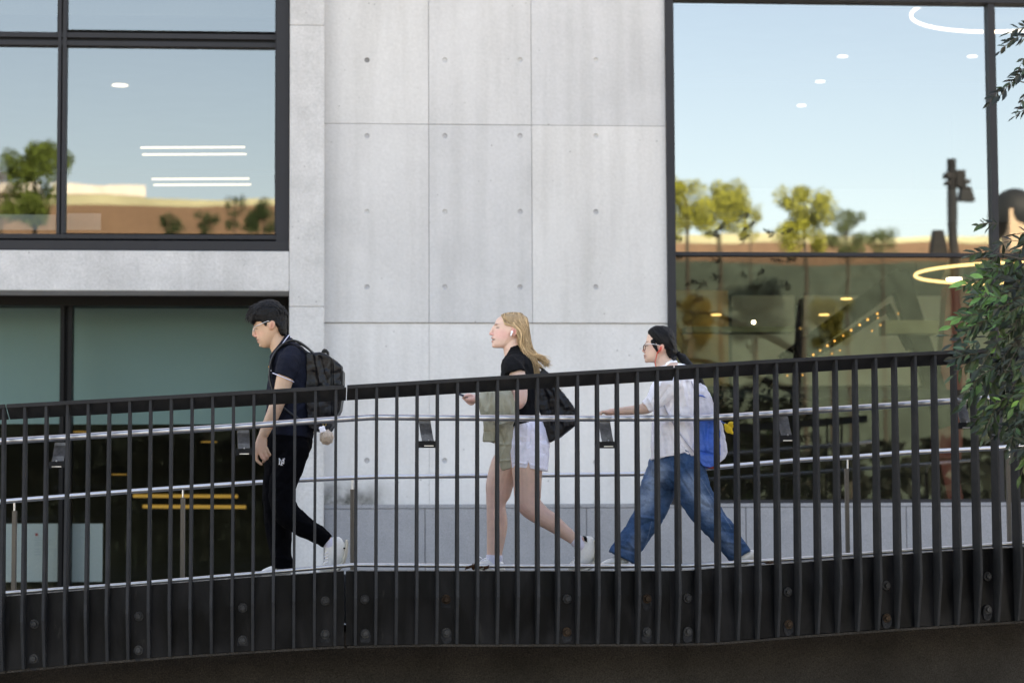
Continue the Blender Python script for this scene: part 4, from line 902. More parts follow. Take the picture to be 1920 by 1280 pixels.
# shorts
bm = bmesh.new()
loft(bm, [(987, 793, 0, 29.5, 43), (991, 808, 0, 34.5, 47), (993, 826, 0, 37.5, 48), (993, 842, 0, 37, 48)])
loft(bm, [(993, 836, -22, 37, 27), (993.5, 860, -24, 35, 28), (993.5, 879, -24, 33.5, 28)], flat=(False, True))
loft(bm, [(975, 828, 22, 34, 26), (966, 846, 24, 33, 27)], flat=(False, True))
def notch(c):
    m = c[:, 2] < 0; k = m & (c[:, 1] > 862)
    c[k, 1] -= 12 * np.exp(-((c[k, 0] - 990.5) / 2.2) ** 2) * np.clip((c[k, 1] - 862) / 14, 0, 1); c[k, 1] += np.clip((c[k, 0] - 990) / 36, -.3, 1) * 5 * np.clip((c[k, 1] - 862) / 14, 0, 1); return c
me = remesh(bm, 1.1, 2); wrinkle(me, [(989, 800, 986, 842, 1.6, 2), (994, 800, 992, 838, -1.4, 2), (963, 868, 1024, 876, 1.2, 2), (1000, 810, 1020, 850, -1, 4), (965, 815, 985, 822, .8, 2)], amp=.9, freq=.08, seed=4, warp=notch)
person_obj('shorts', me, m_lil, gw, D)
# socks, shoes
bm = bmesh.new(); loft(bm, [(927, 1040, 24, 15.8, 13), (926.5, 1050, 24, 15.4, 13), (926, 1060, 24, 15.4, 13)], flat=(True, False)); person_obj('sock', remesh(bm, 1, 1), m_sock, gw, D)
bm = bmesh.new(); loft(bm, [(1076, 1010, -24, 12.2, 11), (1086, 1018, -24, 12.6, 11.5), (1092, 1026, -24, 13, 12)], flat=(True, False)); person_obj('sock', remesh(bm, 1, 1), m_sock, gw, D)
shoe(gw, D, [[(938, 1059, 24, 8.5, 12), (922, 1057, 24, 10.5, 13), (909, 1058, 24, 9, 13.5), (897, 1063, 24, 5.5, 13), (890, 1066, 24, 4, 10)]], [(945, 1067, 24, 3, 12), (920, 1069, 24, 3, 14), (888, 1071, 24, 3, 12)],
     laces=[((902, 1050, 12), (912, 1045, 14)), ((906, 1052, 12), (916, 1047, 14)), ((898, 1054, 12), (908, 1049, 13)), ((903, 1046, 16), (898, 1043, 16))])
shoe(gw, D, [[(1103, 1013, -24, 11, 11), (1101, 1026, -24, 15.5, 13), (1098, 1040, -24, 16.5, 14), (1090, 1052, -24, 13.5, 14), (1078, 1058, -24, 10, 14), (1068, 1064, -24, 6, 12)]],
     [(1116, 1013, -24, 3, 11), (1117.5, 1034, -24, 3.5, 13), (1113, 1055, -24, 3.5, 14), (1098, 1067, -24, 3, 14), (1066, 1071, -24, 3, 12)],
     laces=[((1078, 1038, -37), (1086, 1033, -35)), ((1076, 1044, -38), (1085, 1039, -37)), ((1074, 1050, -38), (1083, 1045, -38))])
bm = bmesh.new(); slab(bm, [(1092, 1003), (1099, 1006), (1100, 1016), (1095, 1013)], -37, -33); person_bm('shoe_tab', bm, m_blk, gw, D)
# phone
bm = bmesh.new(); q = Matrix.Rotation(math.atan2(10, 27), 3, 'Z'); box(bm, (866, 743.6, -57), (29, 3.4, 21), q); person_bm('phone', bm, mat('dark blue phone', (.02, .025, .05), .3), None, D)
bpy.data.objects['phone'].data.polygons.foreach_set('use_smooth', [False] * len(bpy.data.objects['phone'].data.polygons))
tag(bpy.data.objects['phone'], "dark smartphone held out flat in the blonde woman's hand", 'phone')
# jacket
bm = bmesh.new()
loft(bm, [(930, 735, -60, 28, 19), (931, 748, -60, 33, 21), (933, 765, -61, 33.5, 22), (934, 780, -61, 31.5, 21), (935, 792, -61, 29, 20), (932, 806, -60, 26, 19)])
slab(bm, [(907, 785), (925, 785), (930, 800), (927, 832), (907, 829)], -76, -50)
loft(bm, [(946, 792, -60, 17, 18), (945, 815, -60, 16, 17), (944, 845, -60, 14, 15), (947, 865, -60, 11.5, 13), (950, 881, -60, 9.5, 11)], flat=(False, True))
slab(bm, [(956, 732), (962, 745), (967, 762), (966, 790), (958, 796), (950, 790)], -75, -45)
me = remesh(bm, 1.1, 3)
wrinkle(me, [(902, 750, 920, 790, 2.4, 4), (915, 745, 930, 800, -2.8, 3.5), (925, 742, 940, 800, 2.4, 4), (922, 740, 917, 775, 2.2, 3), (935, 800, 960, 790, 2.5, 3), (930, 800, 945, 832, -3, 3), (945, 838, 960, 800, -3.5, 3.5), (938, 835, 952, 835, 2.6, 3), (945, 840, 940, 880, 1.8, 3), (908, 812, 922, 812, -1.2, 1.2), (938, 866, 958, 864, 1.6, 2), (910, 785, 925, 828, 1.8, 3), (945, 745, 960, 780, 1.4, 5)], amp=1.5, freq=.06, stretch=(1.4, .6, 1), seed=8)
j = person_obj('jacket', me, m_sage, None, D); tag(j, "sage green jacket folded over the blonde woman's forearm", 'jacket')
# tote bag
root = thing('shoulder_bag', "black shoulder bag hanging behind the blonde woman's back", 'bag', at(1045, 830, D))
bm = bmesh.new(); slab(bm, [(1008, 700), (1019, 693), (1034, 708), (1050, 729), (1066, 750), (1078, 768), (1079, 797), (1060, 812), (1046, 822), (1031, 829), (1024, 810), (1017, 790), (1009, 760), (1006, 730)], -22, 14)
me = remesh(bm, 1.3, 6); wrinkle(me, [(1022, 710, 1060, 765, 2.6, 4), (1015, 720, 1040, 800, -2.2, 4), (1030, 740, 1060, 800, 1.6, 4)], amp=2, freq=.045, seed=6)
person_obj('bag', me, m_nylon, root, D)
bm = bmesh.new(); loft(bm, [(1034, 712, -6, 2.5, 7), (1018, 693, -2, 2.2, 6), (1000, 676, 6, 2, 6), (985, 664, 24, 2, 6), (968, 668, 36, 2, 6), (955, 680, 40, 2, 6), (950, 700, 42, 2, 6), (965, 735, 46, 2, 6), (1004, 770, 38, 2, 6)], seg=10); person_obj('strap', remesh(bm, 1.1, 1), m_blk, root, D)

# ---------------------------------------------------------------- woman in white shirt
D = 15.35
ww = thing('person', 'dark haired woman in white shirt and blue jeans with hand on the rail', 'person', at(1270, 1062, D))
bm = bmesh.new()
slices(bm, [(613, 1232, 1248, 9), (617, 1222, 1256, 16), (623, 1216.5, 1261, 20.5), (630, 1213.5, 1263, 22), (637, 1211.8, 1264, 22.5), (644, 1211, 1263, 22), (651, 1210.5, 1260, 21), (657, 1209.5, 1256, 20), (663, 1208.5, 1251, 18.5), (669, 1208.6, 1247, 16.5), (674, 1209, 1243, 13.5), (679, 1211.5, 1234, 9)], nar=.34, p=2.25)
loft(bm, [(1211.5, 643, 0, 2, 2.6), (1209, 651, 0, 2.6, 3.4), (1206.5, 657.5, 0, 3, 3.8)], seg=12)
ell(bm, 1209, 659.5, -3.2, 3, 2.3, 2.4); ell(bm, 1209, 659.5, 3.2, 3, 2.3, 2.4)
ell(bm, 1209, 666, 0, 2.8, 1.6, 5.5); ell(bm, 1209.5, 670.3, 0, 2.6, 1.6, 5); ell(bm, 1213, 676.5, 0, 4.4, 3.6, 6)
for s in (-1, 1): ell(bm, 1239, 654.5, s * 24.5, 5, 8.2, 2.6, .3)
loft(bm, [(1238, 664, 0, 16, 15), (1245, 682, 0, 17, 16), (1252, 698, 0, 20, 24)])
loft(bm, [(1262, 700, 0, 26, 40), (1266, 730, 0, 30, 44), (1266, 770, 0, 27, 36), (1266, 810, 0, 29, 36), (1266, 855, 0, 32, 36)])
loft(bm, [(1258, 712, -44, 14, 14), (1242, 735, -54, 13.5, 13), (1222, 757, -60, 12, 12), (1208, 768, -62, 11, 11), (1192, 771, -66, 9, 9), (1170, 773.5, -71, 7.8, 7.5), (1153, 775, -75, 6.6, 6.5), (1146, 775.5, -76, 6.2, 7)])
loft(bm, [(1148, 775, -76, 6, 7.5), (1140, 776, -76, 5.6, 10), (1133, 777, -76, 4.6, 10.5)])
for dd, L in ((-84, 0), (-79, -2), (-73, -1.5), (-68, 1)): loft(bm, [(1135, 776.5, dd, 2.9), (1128 + L, 776, dd - 2, 2.7), (1123 + L, 779, dd - 3, 2.4), (1122 + L, 783, dd - 3, 2.1)], seg=10, k=3)
loft(bm, [(1144, 778, -69, 3.4), (1137, 782, -66, 3), (1131, 785, -65, 2.4)], seg=10, k=3)
loft(bm, [(1266, 712, 44, 14, 14), (1278, 745, 54, 13, 13), (1290, 780, 54, 12, 12), (1284, 815, 54, 10, 10), (1278, 838, 54, 8, 7), (1276, 855, 54, 9, 5), (1274, 866, 54, 7, 4)])
loft(bm, [(1254, 868, 20, 24, 18), (1232, 920, 24, 23, 21), (1214, 965, 24, 16, 15), (1190, 1005, 24, 12.5, 12), (1172, 1040, 24, 9, 9), (1165, 1050, 24, 9, 9)])
loft(bm, [(1278, 868, -20, 24, 18), (1302, 920, -24, 23, 21), (1325, 965, -24, 16, 15), (1356, 1000, -24, 12.5, 12), (1388, 1032, -24, 9, 9), (1398, 1040, -24, 9, 9)])
me = remesh(bm, 1.05, 2)
SW = (.62, .42, .335)
paint(me, skin_fn(SW, [(1226, 654, 11, 8, 0, (.66, .36, .30), .5), (1206, 658, 4, 3.5, 0, (.60, .30, .25), .5), (1239, 655, 6, 9, .3, (.72, .28, .20), .6), (1237, 656, 2.6, 5, .3, (.62, .06, .03), .8), (1208.5, 668.3, 3.4, .9, 0, (.12, .04, .04), .9), (1208.5, 666, 3, 1.2, 0, (.40, .15, .14), .7), (1209, 670.5, 3, 1.3, 0, (.42, .17, .15), .6),
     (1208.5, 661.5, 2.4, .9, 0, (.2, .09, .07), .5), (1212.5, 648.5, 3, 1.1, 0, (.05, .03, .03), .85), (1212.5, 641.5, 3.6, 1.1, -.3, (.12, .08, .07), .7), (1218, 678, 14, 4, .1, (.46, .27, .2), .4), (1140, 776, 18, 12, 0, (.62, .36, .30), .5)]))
person_obj('body', me, m_skin, ww, D)
bm = bmesh.new()
slices(bm, [(610.5, 1230, 1244, 6), (613, 1224, 1252, 14), (617, 1218, 1257.5, 19), (622, 1214.5, 1262, 22), (629, 1216, 1265, 24.5), (636, 1219, 1267, 25.3), (643, 1222, 1268.5, 25.3), (650, 1226.5, 1269, 24.8), (656, 1243, 1269, 24), (662, 1246.5, 1269, 22), (667, 1249, 1266, 18), (672, 1253, 1261, 11)], p=2.2)
for s in (-1, 1): loft(bm, [(1222, 640, s * 20, 4, 3), (1226, 650, s * 22.5, 4, 2.6), (1230, 657, s * 23, 3, 2.2), (1232.5, 663, s * 22, 1.6, 1.6)], seg=10)
loft(bm, [(1266, 659, 0, 6, 9), (1271, 663, 0, 4.6, 5), (1278, 669, 0, 7.5, 8), (1287, 680, 0, 8.5, 9), (1296, 692, 0, 9, 9.5), (1306, 706, 0, 8, 8), (1313, 716, 0, 5.5, 6), (1319, 724, 0, 2, 2)])
me = remesh(bm, 1.0, 2); wrinkle(me, [(1222, 618, 1262, 650, 1.0, 2), (1226, 630, 1264, 658, -.9, 2), (1230, 614, 1266, 640, -.8, 2)], amp=.7, freq=.1, seed=12)
hr = person_obj('hair', me, m_hair_k, ww, D)
random.seed(5); bm = bmesh.new(); cl = bm.verts.layers.float_color.new('tint')
for k in range(130):
    side = -1 if k % 4 else 1; s = random.random(); jj = lambda a: random.uniform(-a, a); g = random.uniform(.002, .008)
    strand(bm, [(1217 + s * 26, 619 - 7 * math.sin(s * PI * .8) + jj(1), side * (5 + 12 * random.random())), (1228 + s * 24, 630 + jj(5), side * 24.8), (1245 + s * 14, 646 + jj(5), side * 25), (1262 + s * 4, 657 + jj(2), side * 14), (1269, 662, side * 3)], .6, .4, (g, g, g * 1.2), cl)
for k in range(60):
    a = random.uniform(0, 2 * PI); r = random.uniform(4, 9); strand(bm, [(1270, 663, 0), (1279 + r * .5 * math.cos(a), 670 + r * .5 * math.sin(a), r * math.sin(a * 2) * .6), (1296 + r * math.cos(a), 692 + r * .7 * math.sin(a), r * .8), (1314 + r * .6 * math.cos(a), 716 + r * math.sin(a), r * .5 * math.cos(a)), (1320 + jj(4), 726 + jj(4), 0)], .6, .2, (.01, .01, .012), cl)
person_bm('hair_strand', bm, m_hair_s, hr, D)
bm = bmesh.new(); tube(bm, [(1270.5 + 1.0 * math.cos(t) * 4.2, 663 - 3.4 * math.cos(t), 5.5 * math.sin(t)) for t in np.linspace(0, 2 * PI, 17)], 1.2, 8, cap=False); person_bm('hair_tie', bm, m_blk, hr, D)
bm = bmesh.new(); 
for s in (-1, 1):
    tube(bm, [(1207.6 + 1.4 * math.cos(t), 652.5 + 5.5 * math.sin(t), s * (9.5 + 7 * math.cos(t))) for t in np.linspace(0, 2 * PI, 17)], .65, 6, cap=False)
person_bm('glasses', bm, m_black, ww, D); bm = bmesh.new()
for s in (-1, 1): tube(bm, [(1208, 646.5, s * 16.5), (1214, 646, s * 21.5), (1224, 647, s * 24.2), (1236, 649, s * 25.4)], .7, 6)
person_bm('glasses_arm', bm, m_metal, ww, D)
bm = bmesh.new(); tube(bm, [(1237.5, 652, -27.5), (1236, 658, -27.5), (1231, 663, -25), (1229.5, 670, -22), (1227, 680, -20), (1229, 692, -24), (1236, 720, -48)], [1.6, 1.3, .9, .8, .8, .8, .8], 8)
person_bm('earphone', bm, mat('red cable', (.65, .06, .035), .4, bump=0), ww, D)
# shirt
bm = bmesh.new()
loft(bm, [(1252, 688, 0, 17, 20), (1257, 696, 0, 27, 38), (1263, 706, 0, 36, 52), (1266, 722, 0, 40, 56), (1266, 755, 0, 41, 52), (1264, 800, 0, 42.5, 51), (1262.5, 835, 0, 42.5, 53), (1262, 856, 0, 42, 54)], flat=(False, True))
loft(bm, [(1262, 708, -42, 21, 17), (1249, 722, -54, 23.5, 18), (1234, 741, -60, 22, 17), (1220, 757, -63, 16.5, 16), (1207, 766.5, -64, 12.8, 14)], flat=(False, True))
loft(bm, [(1266, 708, 42, 21, 17), (1274, 730, 54, 21, 18), (1284, 760, 56, 18, 17)], flat=(False, True))
def hem(c):
    k = c[:, 1] > 835; f = np.clip((c[k, 1] - 835) / 21, 0, 1); c[k, 1] += f * np.interp(c[k, 0], [1219, 1230, 1260, 1281, 1303], [8, 6, -1, -7, 5]); return c
me = remesh(bm, 1.2, 2)
wrinkle(me, [(1240, 715, 1215, 760, 2.2, 3), (1250, 730, 1225, 765, -2.4, 3), (1212, 752, 1222, 772, 2, 2.5), (1258, 760, 1240, 790, -2, 4), (1245, 770, 1262, 830, 2.2, 4), (1258, 785, 1284, 850, -2.6, 3.5), (1270, 770, 1296, 850, 2.4, 4), (1285, 720, 1296, 800, -2.4, 3), (1225, 800, 1232, 850, 1.5, 3), (1235, 790, 1244, 850, -1.3, 3), (1272, 705, 1282, 760, 1.4, 3)], amp=1.4, freq=.05, seed=20, warp=hem)
sh_ = person_obj('shirt', me, m_white, ww, D)
bm = bmesh.new(); loft(bm, [(1226, 692, 0, 3.5, 14), (1240, 689, 0, 4.5, 18), (1256, 684, 0, 4.8, 19), (1267, 679, 0, 4, 16)], seg=20); person_obj('collar', remesh(bm, 1.1, 2), m_white, sh_, D)
# jeans
bm = bmesh.new()
loft(bm, [(1264, 846, 0, 40, 47), (1266, 864, 0, 44, 50), (1266, 884, 0, 44, 50)])
loft(bm, [(1250, 874, 22, 34, 26), (1236, 912, 24, 33.5, 27), (1227, 942, 24, 31, 26), (1212, 974, 24, 28, 25), (1194, 1002, 24, 26, 25), (1177, 1028, 24, 26, 25), (1168, 1045, 24, 27, 26)], flat=(False, True))
loft(bm, [(1280, 874, -22, 35, 26), (1294, 908, -24, 34, 27), (1309, 940, -24, 31.5, 26), (1331, 972, -24, 27.5, 25), (1354, 998, -24, 25, 24), (1371, 1020, -24, 23, 23), (1384, 1042, -24, 22.5, 22)], flat=(False, True))
me = remesh(bm, 1.2, 2)
wrinkle(me, [(1196, 968, 1226, 972, 3, 3), (1200, 985, 1224, 978, -2.4, 3), (1240, 900, 1220, 960, 1.6, 5), (1178, 1015, 1200, 1042, 2.2, 3), (1150, 1022, 1185, 1034, -2, 3), (1272, 860, 1300, 905, 2.2, 3), (1262, 880, 1292, 930, -2.2, 3), (1300, 920, 1330, 955, 2.2, 3), (1312, 945, 1350, 960, -2.4, 3), (1340, 975, 1372, 985, 2.2, 3), (1350, 995, 1382, 1000, -2, 3), (1360, 1015, 1392, 1020, 2, 3), (1282, 880, 1360, 1000, 1.4, 1.4), (1370, 1038, 1400, 1032, 1.6, 2.5), (1255, 905, 1275, 935, -2, 3)], amp=2.0, freq=.055, seed=33)
def denim(c, n):
    base = np.array((.030, .085, .185)); col = np.tile(base, (len(c), 1))
    f = np.zeros(len(c))
    for (a, b, w, s) in (((1232, 880), (1206, 950), 15, .85), ((1290, 900), (1330, 965), 13, .7), ((1200, 1000), (1180, 1030), 10, .25), ((1350, 1000), (1372, 1030), 8, .3)): f = np.maximum(f, s * np.exp(-(segdist(c[:, :2], a, b) / w) ** 2))
    nz_ = np.array([noise.fractal(Vector((x * .04, y * .04, z * .04)), .8, 2, 3) for x, y, z in c]); f = np.clip(1.25 * f * (1 + .6 * nz_) + .12 * np.clip(nz_, 0, 1), 0, 1)[:, None]
    col = col * (1 - f) + np.array((.24, .33, .46)) * f
    seam = (np.exp(-(np.minimum(segdist(c[:, :2], (1300, 880), (1368, 990)), segdist(c[:, :2], (1222, 978), (1205, 1050))) / .8) ** 2) * (np.abs(np.sin((c[:, 1]) * .9)) > .3))[:, None] * .5
    return col * (1 - seam) + np.array((.25, .32, .42)) * seam
paint(me, denim); person_obj('jeans', me, m_denim, ww, D)
shoe(ww, D, [[(1172, 1050, 24, 10, 12), (1158, 1052, 24, 9.5, 13), (1143, 1055, 24, 7.5, 13), (1131, 1058, 24, 5, 11)]], [(1185, 1062, 24, 2.8, 12), (1160, 1063, 24, 2.8, 13), (1128, 1064, 24, 2.8, 11)])
shoe(ww, D, [[(1408, 1038, -24, 9, 10), (1398, 1043, -24, 11, 12), (1382, 1050, -24, 9, 13), (1364, 1056, -24, 5, 12)]], [(1418, 1042, -24, 2.8, 9), (1402, 1053, -24, 2.8, 12), (1385, 1059, -24, 2.8, 13), (1362, 1062, -24, 2.6, 12)])
# backpack
root = thing('backpack', 'white and blue backpack worn by the woman in the white shirt', 'backpack', at(1335, 876, D))
bm = bmesh.new(); slab(bm, [(1298, 722), (1311, 719), (1321, 727), (1331, 744), (1339, 764), (1346, 782), (1351, 795), (1356, 820), (1361, 848), (1357, 860), (1347, 869), (1330, 874), (1308, 868), (1298, 850), (1296, 780)], -33, 33)
me = remesh(bm, 1.3, 10); wrinkle(me, [(1315, 735, 1330, 780, 1.6, 3), (1352, 800, 1357, 845, 1.4, 2.5), (1325, 735, 1338, 775, -1.4, 3)], amp=1.4, freq=.05, seed=40); person_obj('bag', me, m_bagw, root, D)
bm = bmesh.new(); slab(bm, [(1306, 789), (1320, 786), (1342, 787), (1346, 805), (1348, 840), (1347, 862), (1340, 873), (1328, 878), (1314, 874), (1306, 860)], -40, 36)
me = remesh(bm, 1.2, 6); wrinkle(me, [(1316, 800, 1322, 845, 2.4, 3), (1326, 795, 1318, 850, -2, 3), (1310, 848, 1345, 856, -2.6, 2), (1334, 800, 1330, 840, 1.8, 4)], amp=1.3, freq=.06, seed=41); person_obj('pocket', me, m_blue, root, D)
bm = bmesh.new(); loft(bm, [(1306, 743, -35, 1.3, 1.5), (1314, 744, -35.5, 1.3, 1.5), (1321, 747.5, -34, 1, 1.5)], seg=8); person_bm('trim', bm, m_blue, root, D)
bm = bmesh.new(); loft(bm, [(1322, 874, -32, 2.4, 5), (1332, 877.5, -32, 2.6, 6), (1340, 875, -32, 2, 5)], seg=10); person_bm('tag', bm, mat('red fabric', (.30, .04, .03), .8), root, D)
for s in (-1, 1):
    bm = bmesh.new(); loft(bm, [(1302, 735, s * 28, 2.2, 7), (1290, 712, s * 34, 2.2, 8), (1274, 697, s * 36, 2.2, 8), (1258, 697, s * 38, 2.2, 8), (1240, 715, s * 42, 2, 8), (1236, 745, s * 46, 2, 7), (1262, 800, s * 50, 2, 6), (1300, 850, s * 44, 2, 5)], seg=10); person_obj('strap', remesh(bm, 1.1, 1), m_bagw, root, D)
# plush charm
root = thing('plush_charm', 'small yellow plush duck hanging from the white and blue backpack', 'plush toy', at(1367, 815, D))
m_yel = mat('yellow plush', (.80, .55, .04), .95, bump=.5, bscale=250, vary=.08)
bm = bmesh.new(); ell(bm, 1369, 797, -22, 7.2, 6.2, 6.5); ell(bm, 1364, 805, -22, 7, 8.5, 7, -.6); ell(bm, 1359, 799, -24, 3.2, 5, 3, -.5); ell(bm, 1371, 812, -23, 4.6, 3, 3.4, .3); person_obj('body', remesh(bm, .8, 2), m_yel, root, D)
bm = bmesh.new(); ell(bm, 1376.5, 799, -22, 2.6, 1.3, 2.6); person_bm('beak', bm, mat('orange plush', (.8, .25, .03), .9), root, D)
bm = bmesh.new(); ell(bm, 1372, 795.5, -28.3, .8, .9, .6); person_bm('eye', bm, m_black, root, D)
bm = bmesh.new(); tube(bm, [(1349, 790, -22), (1354, 793, -22), (1360, 796, -22)], .9, 6); person_bm('strap', bm, m_blue, root, D)

# ================================================================== foreground tree
def leaf(bm, cl, c, dirv, up, L, W, col):
    d = dirv.normalized(); s = d.cross(up).normalized(); n = s.cross(d)
    P = [(0, 0, 0), (.18, .55, .04), (.45, 1, .0), (.75, .62, -.04), (1, 0, -.16), (.75, -.62, -.04), (.45, -1, 0), (.18, -.55, .04), (.45, 0, -.10), (.75, 0, -.12)]
    V = [bm.verts.new(c + d * L * a + s * W * b + n * L * e) for a, b, e in P]
    for v in V: v[cl] = (*col, 1)
    for f in ((0, 1, 2, 8), (0, 8, 6, 7), (8, 2, 3, 9), (8, 9, 5, 6), (9, 3, 4), (9, 4, 5)): bm.faces.new([V[i] for i in f])
tw_parts = []
tree = thing('tree', 'leafy dark green tree at the right edge hanging over the railing', 'tree', Vector((4.6, 13.9, 0)))
random.seed(77)
bm = bmesh.new(); cl = bm.verts.layers.float_color.new('tint'); tw = bmesh.new()
XM = [(380, 1905), (410, 1890), (440, 1868), (470, 1840), (500, 1825), (560, 1815), (600, 1800), (640, 1782), (680, 1790), (720, 1815), (760, 1830), (800, 1862), (840, 1900), (880, 1935)]
def spray(px, py, Y, ang, n=7, L=24, col=None, droop=.35, twig=True):
    a = at(px, py, Y); sc = Y / FPX; d = Vector((math.cos(ang), random.uniform(-.4, .4), math.sin(ang))).normalized()
    col = col or (.022, .05, .02); pts = []
    for k in range(n):
        t = k / max(1, n - 1); p = a + d * (t * L * 1.5 * sc) + Vector((0, 0, -droop * t * t * L * sc)); pts.append(p)
        for s in ((-1, 1) if k < n - 1 else (0,)):
            aa = ang + s * random.uniform(.45, .95); dd = Vector((math.cos(aa), random.uniform(-.6, .6), math.sin(aa) - droop * .6))
            up = Vector((random.uniform(-.5, .5), random.uniform(-1, -.1), random.uniform(.2, 1)))
            v = random.uniform(.15, .95) if random.random() < .85 else 1.9; l_ = L * random.uniform(.6, 1.1)
            leaf(bm, cl, p, dd, up, l_ * sc, l_ * random.uniform(.17, .27) * sc, (col[0] * v, col[1] * v, col[2] * v))
    if twig: tube(tw, pts, .0022, 5)
cnt = 0
while cnt < 590:
    y = random.uniform(432, 850); xm = interp(XM, y); x = random.uniform(xm + 26, 2500)
    if x > 1990 and random.random() < .3: continue
    if x < xm + 75 and random.random() < .5: continue
    cnt += 1; Y = random.uniform(13.2, 14.3)
    g = random.choice([(.017, .034, .013)] * 6 + [(.028, .062, .016)] * 3 + [(.055, .115, .02)])
    if 500 < y < 600 and x < 1900: g = random.choice([(.06, .14, .03), (.04, .10, .025)])
    spray(x, y, Y, PI + random.uniform(-.5, 1.0) + (.3 if y > 650 else 0), random.randint(3, 5), random.uniform(24, 37), g)
# leading sprays that cross the railing
for (x, y, a, n, L, g) in ((1835, 640, PI + .35, 6, 30, (.022, .055, .03)), (1850, 600, PI + .2, 6, 28, (.03, .075, .03)), (1860, 560, PI - .1, 5, 24, (.05, .12, .03)), (1855, 700, PI + .55, 5, 28, (.035, .085, .03)), (1865, 690, PI + .3, 6, 30, (.04, .09, .03)), (1870, 760, PI + .9, 5, 26, (.02, .05, .02)),
                           (1860, 470, PI - .1, 5, 26, (.02, .045, .018)), (1880, 500, PI + .1, 5, 24, (.03, .07, .02)), (1830, 530, PI, 4, 18, (.06, .14, .03)), (1850, 540, PI + .2, 5, 20, (.06, .14, .03)), (1870, 420, PI - .3, 5, 24, (.02, .045, .018)), (1835, 660, PI + .1, 5, 28, (.025, .06, .03)),
                           (1905, 800, PI + 1.1, 5, 24, (.02, .05, .02)), (1840, 590, PI - .2, 4, 22, (.035, .08, .03))):
    spray(x, y, 13.4, a, n, L, g, droop=.5)
dk = (.012, .026, .014)
for (x, y, a, n, L) in ((1925, 68, PI + .02, 5, 22), (1905, 72, PI + .45, 4, 22), (1930, 130, PI + .35, 5, 26), (1905, 150, PI + .55, 4, 26), (1880, 165, PI + .6, 4, 22), (1935, 200, PI + .25, 4, 22), (1925, 175, PI + .9, 3, 20), (1935, 50, PI - .05, 4, 26), (1960, 120, PI, 4, 30), (1920, 110, PI + 1.0, 3, 22)):
    spray(x, y, 13.3, a, n, L, dk, droop=.45)
for k in range(45): spray(random.uniform(1975, 2500), random.uniform(-250, 380), random.uniform(13.2, 14.4), PI + random.uniform(-1, 1), 4, 24, dk)
crown_bm = bm
for pts in ([(1995, 640), (1940, 600), (1885, 585)], [(2000, 660), (1930, 680), (1870, 690)], [(2000, 500), (1930, 490), (1870, 475)], [(2050, 300), (1980, 170), (1900, 150)], [(2050, 250), (1980, 100), (1905, 62)], [(2000, 640), (1950, 760), (1910, 830)]):
    tube(tw, [at(x, y, 13.6) for x, y in pts], [.012, .007, .003], 7)
tm = bpy.data.meshes.new('t'); tw.to_mesh(tm); tw.free(); nf = len(crown_bm.faces); crown_bm.from_mesh(tm); crown_bm.faces.ensure_lookup_table()
for f in crown_bm.faces[nf:]: f.material_index = 1
me = bpy.data.meshes.new('crown'); crown_bm.to_mesh(me); crown_bm.free(); mesh_obj('crown', me, (m_leaf, m_twig), tree)
bm = bmesh.new(); b0 = Vector((4.6, 13.9, 0)); tube(bm, [b0, b0 + Vector((-.1, .02, 1.2)), b0 + Vector((-.05, 0, 2.4)), b0 + Vector((.1, .0, 4.4))], [.14, .11, .085, .04], 14)
for e in ((2000, 640, 2.0), (2000, 500, 2.5), (2000, 300, 3.3), (2050, 120, 3.8)):
    tube(bm, [b0 + Vector((0, 0, e[2])), at(e[0] + 120, e[1] + 20, 13.7), at(e[0], e[1], 13.6)], [.05, .028, .012], 8)
obj('trunk', bm, m_twig, tree, smooth=True)

# ================================================================== the far side, seen in the glass
m_terra = mat('terracotta brick wall', (.235, .145, .09), .9, vary=.15, vscale=.4, fine=.15, fscale=6)
m_grass = mat('dry grass', (.55, .54, .34), .95, vary=.2, vscale=.6)
DR = 60
TW = [(-700, 386), (530, 384), (900, 410), (1268, 455), (1900, 452), (2600, 450)]
def strip(xs, ytop, ybot, dist, thick, m, name, **kw):
    bm = bmesh.new(); rings = []
    for x in xs:
        a, _ = refl(x, ytop(x), dist); b, _ = refl(x, ybot(x), dist) if ybot else (Vector((a.x, a.y, 0)), 0)
        b = Vector((a.x, a.y, b.z if ybot else -.1)); t = Vector((0, -thick, 0)); rings.append([bm.verts.new(p) for p in (a, b, b + t, a + t)])
    for A, B in zip(rings, rings[1:]):
        for k in range(4): bm.faces.new((A[k], A[(k + 1) % 4], B[(k + 1) % 4], B[k]))
    bm.faces.new(rings[0]); bm.faces.new(rings[-1][::-1]); return tag(obj(name, bm, m), **kw)
xs = list(range(-700, 2650, 50))
strip(xs, lambda x: interp(TW, x), None, DR, 1.2, m_terra, 'brick_wall', label='long sunlit terracotta wall reflected in the upper windows', cat='wall')
strip(xs, lambda x: interp(TW, x) - 14 - 4 * math.sin(x * .01), lambda x: interp(TW, x) + 1, DR + 2, 14, m_grass, 'grass_bank', kind='structure')
m_rt = mat('sunlit foliage', (.08, .12, .02), .8, attr=True, vary=.2, vscale=3, bump=0)
m_slope = mat('green slope', (.070, .100, .075), .95, vary=.35, vscale=.35, fine=.25, fscale=3, bump=0)
strip(xs, lambda x: interp(TW, x) + (66 if x < 900 else 40) + 5 * math.sin(x * .013), None, DR - 4, 1.0, m_slope, 'grass_slope', kind='structure')
m_hedge = mat('dark hedge leaves', (.010, .016, .010), .95, vary=.5, vscale=3, fine=.4, fscale=20, bump=0)  # unseen hedge, added so the lower panes reflect something dark
random.seed(9); bm = bmesh.new()
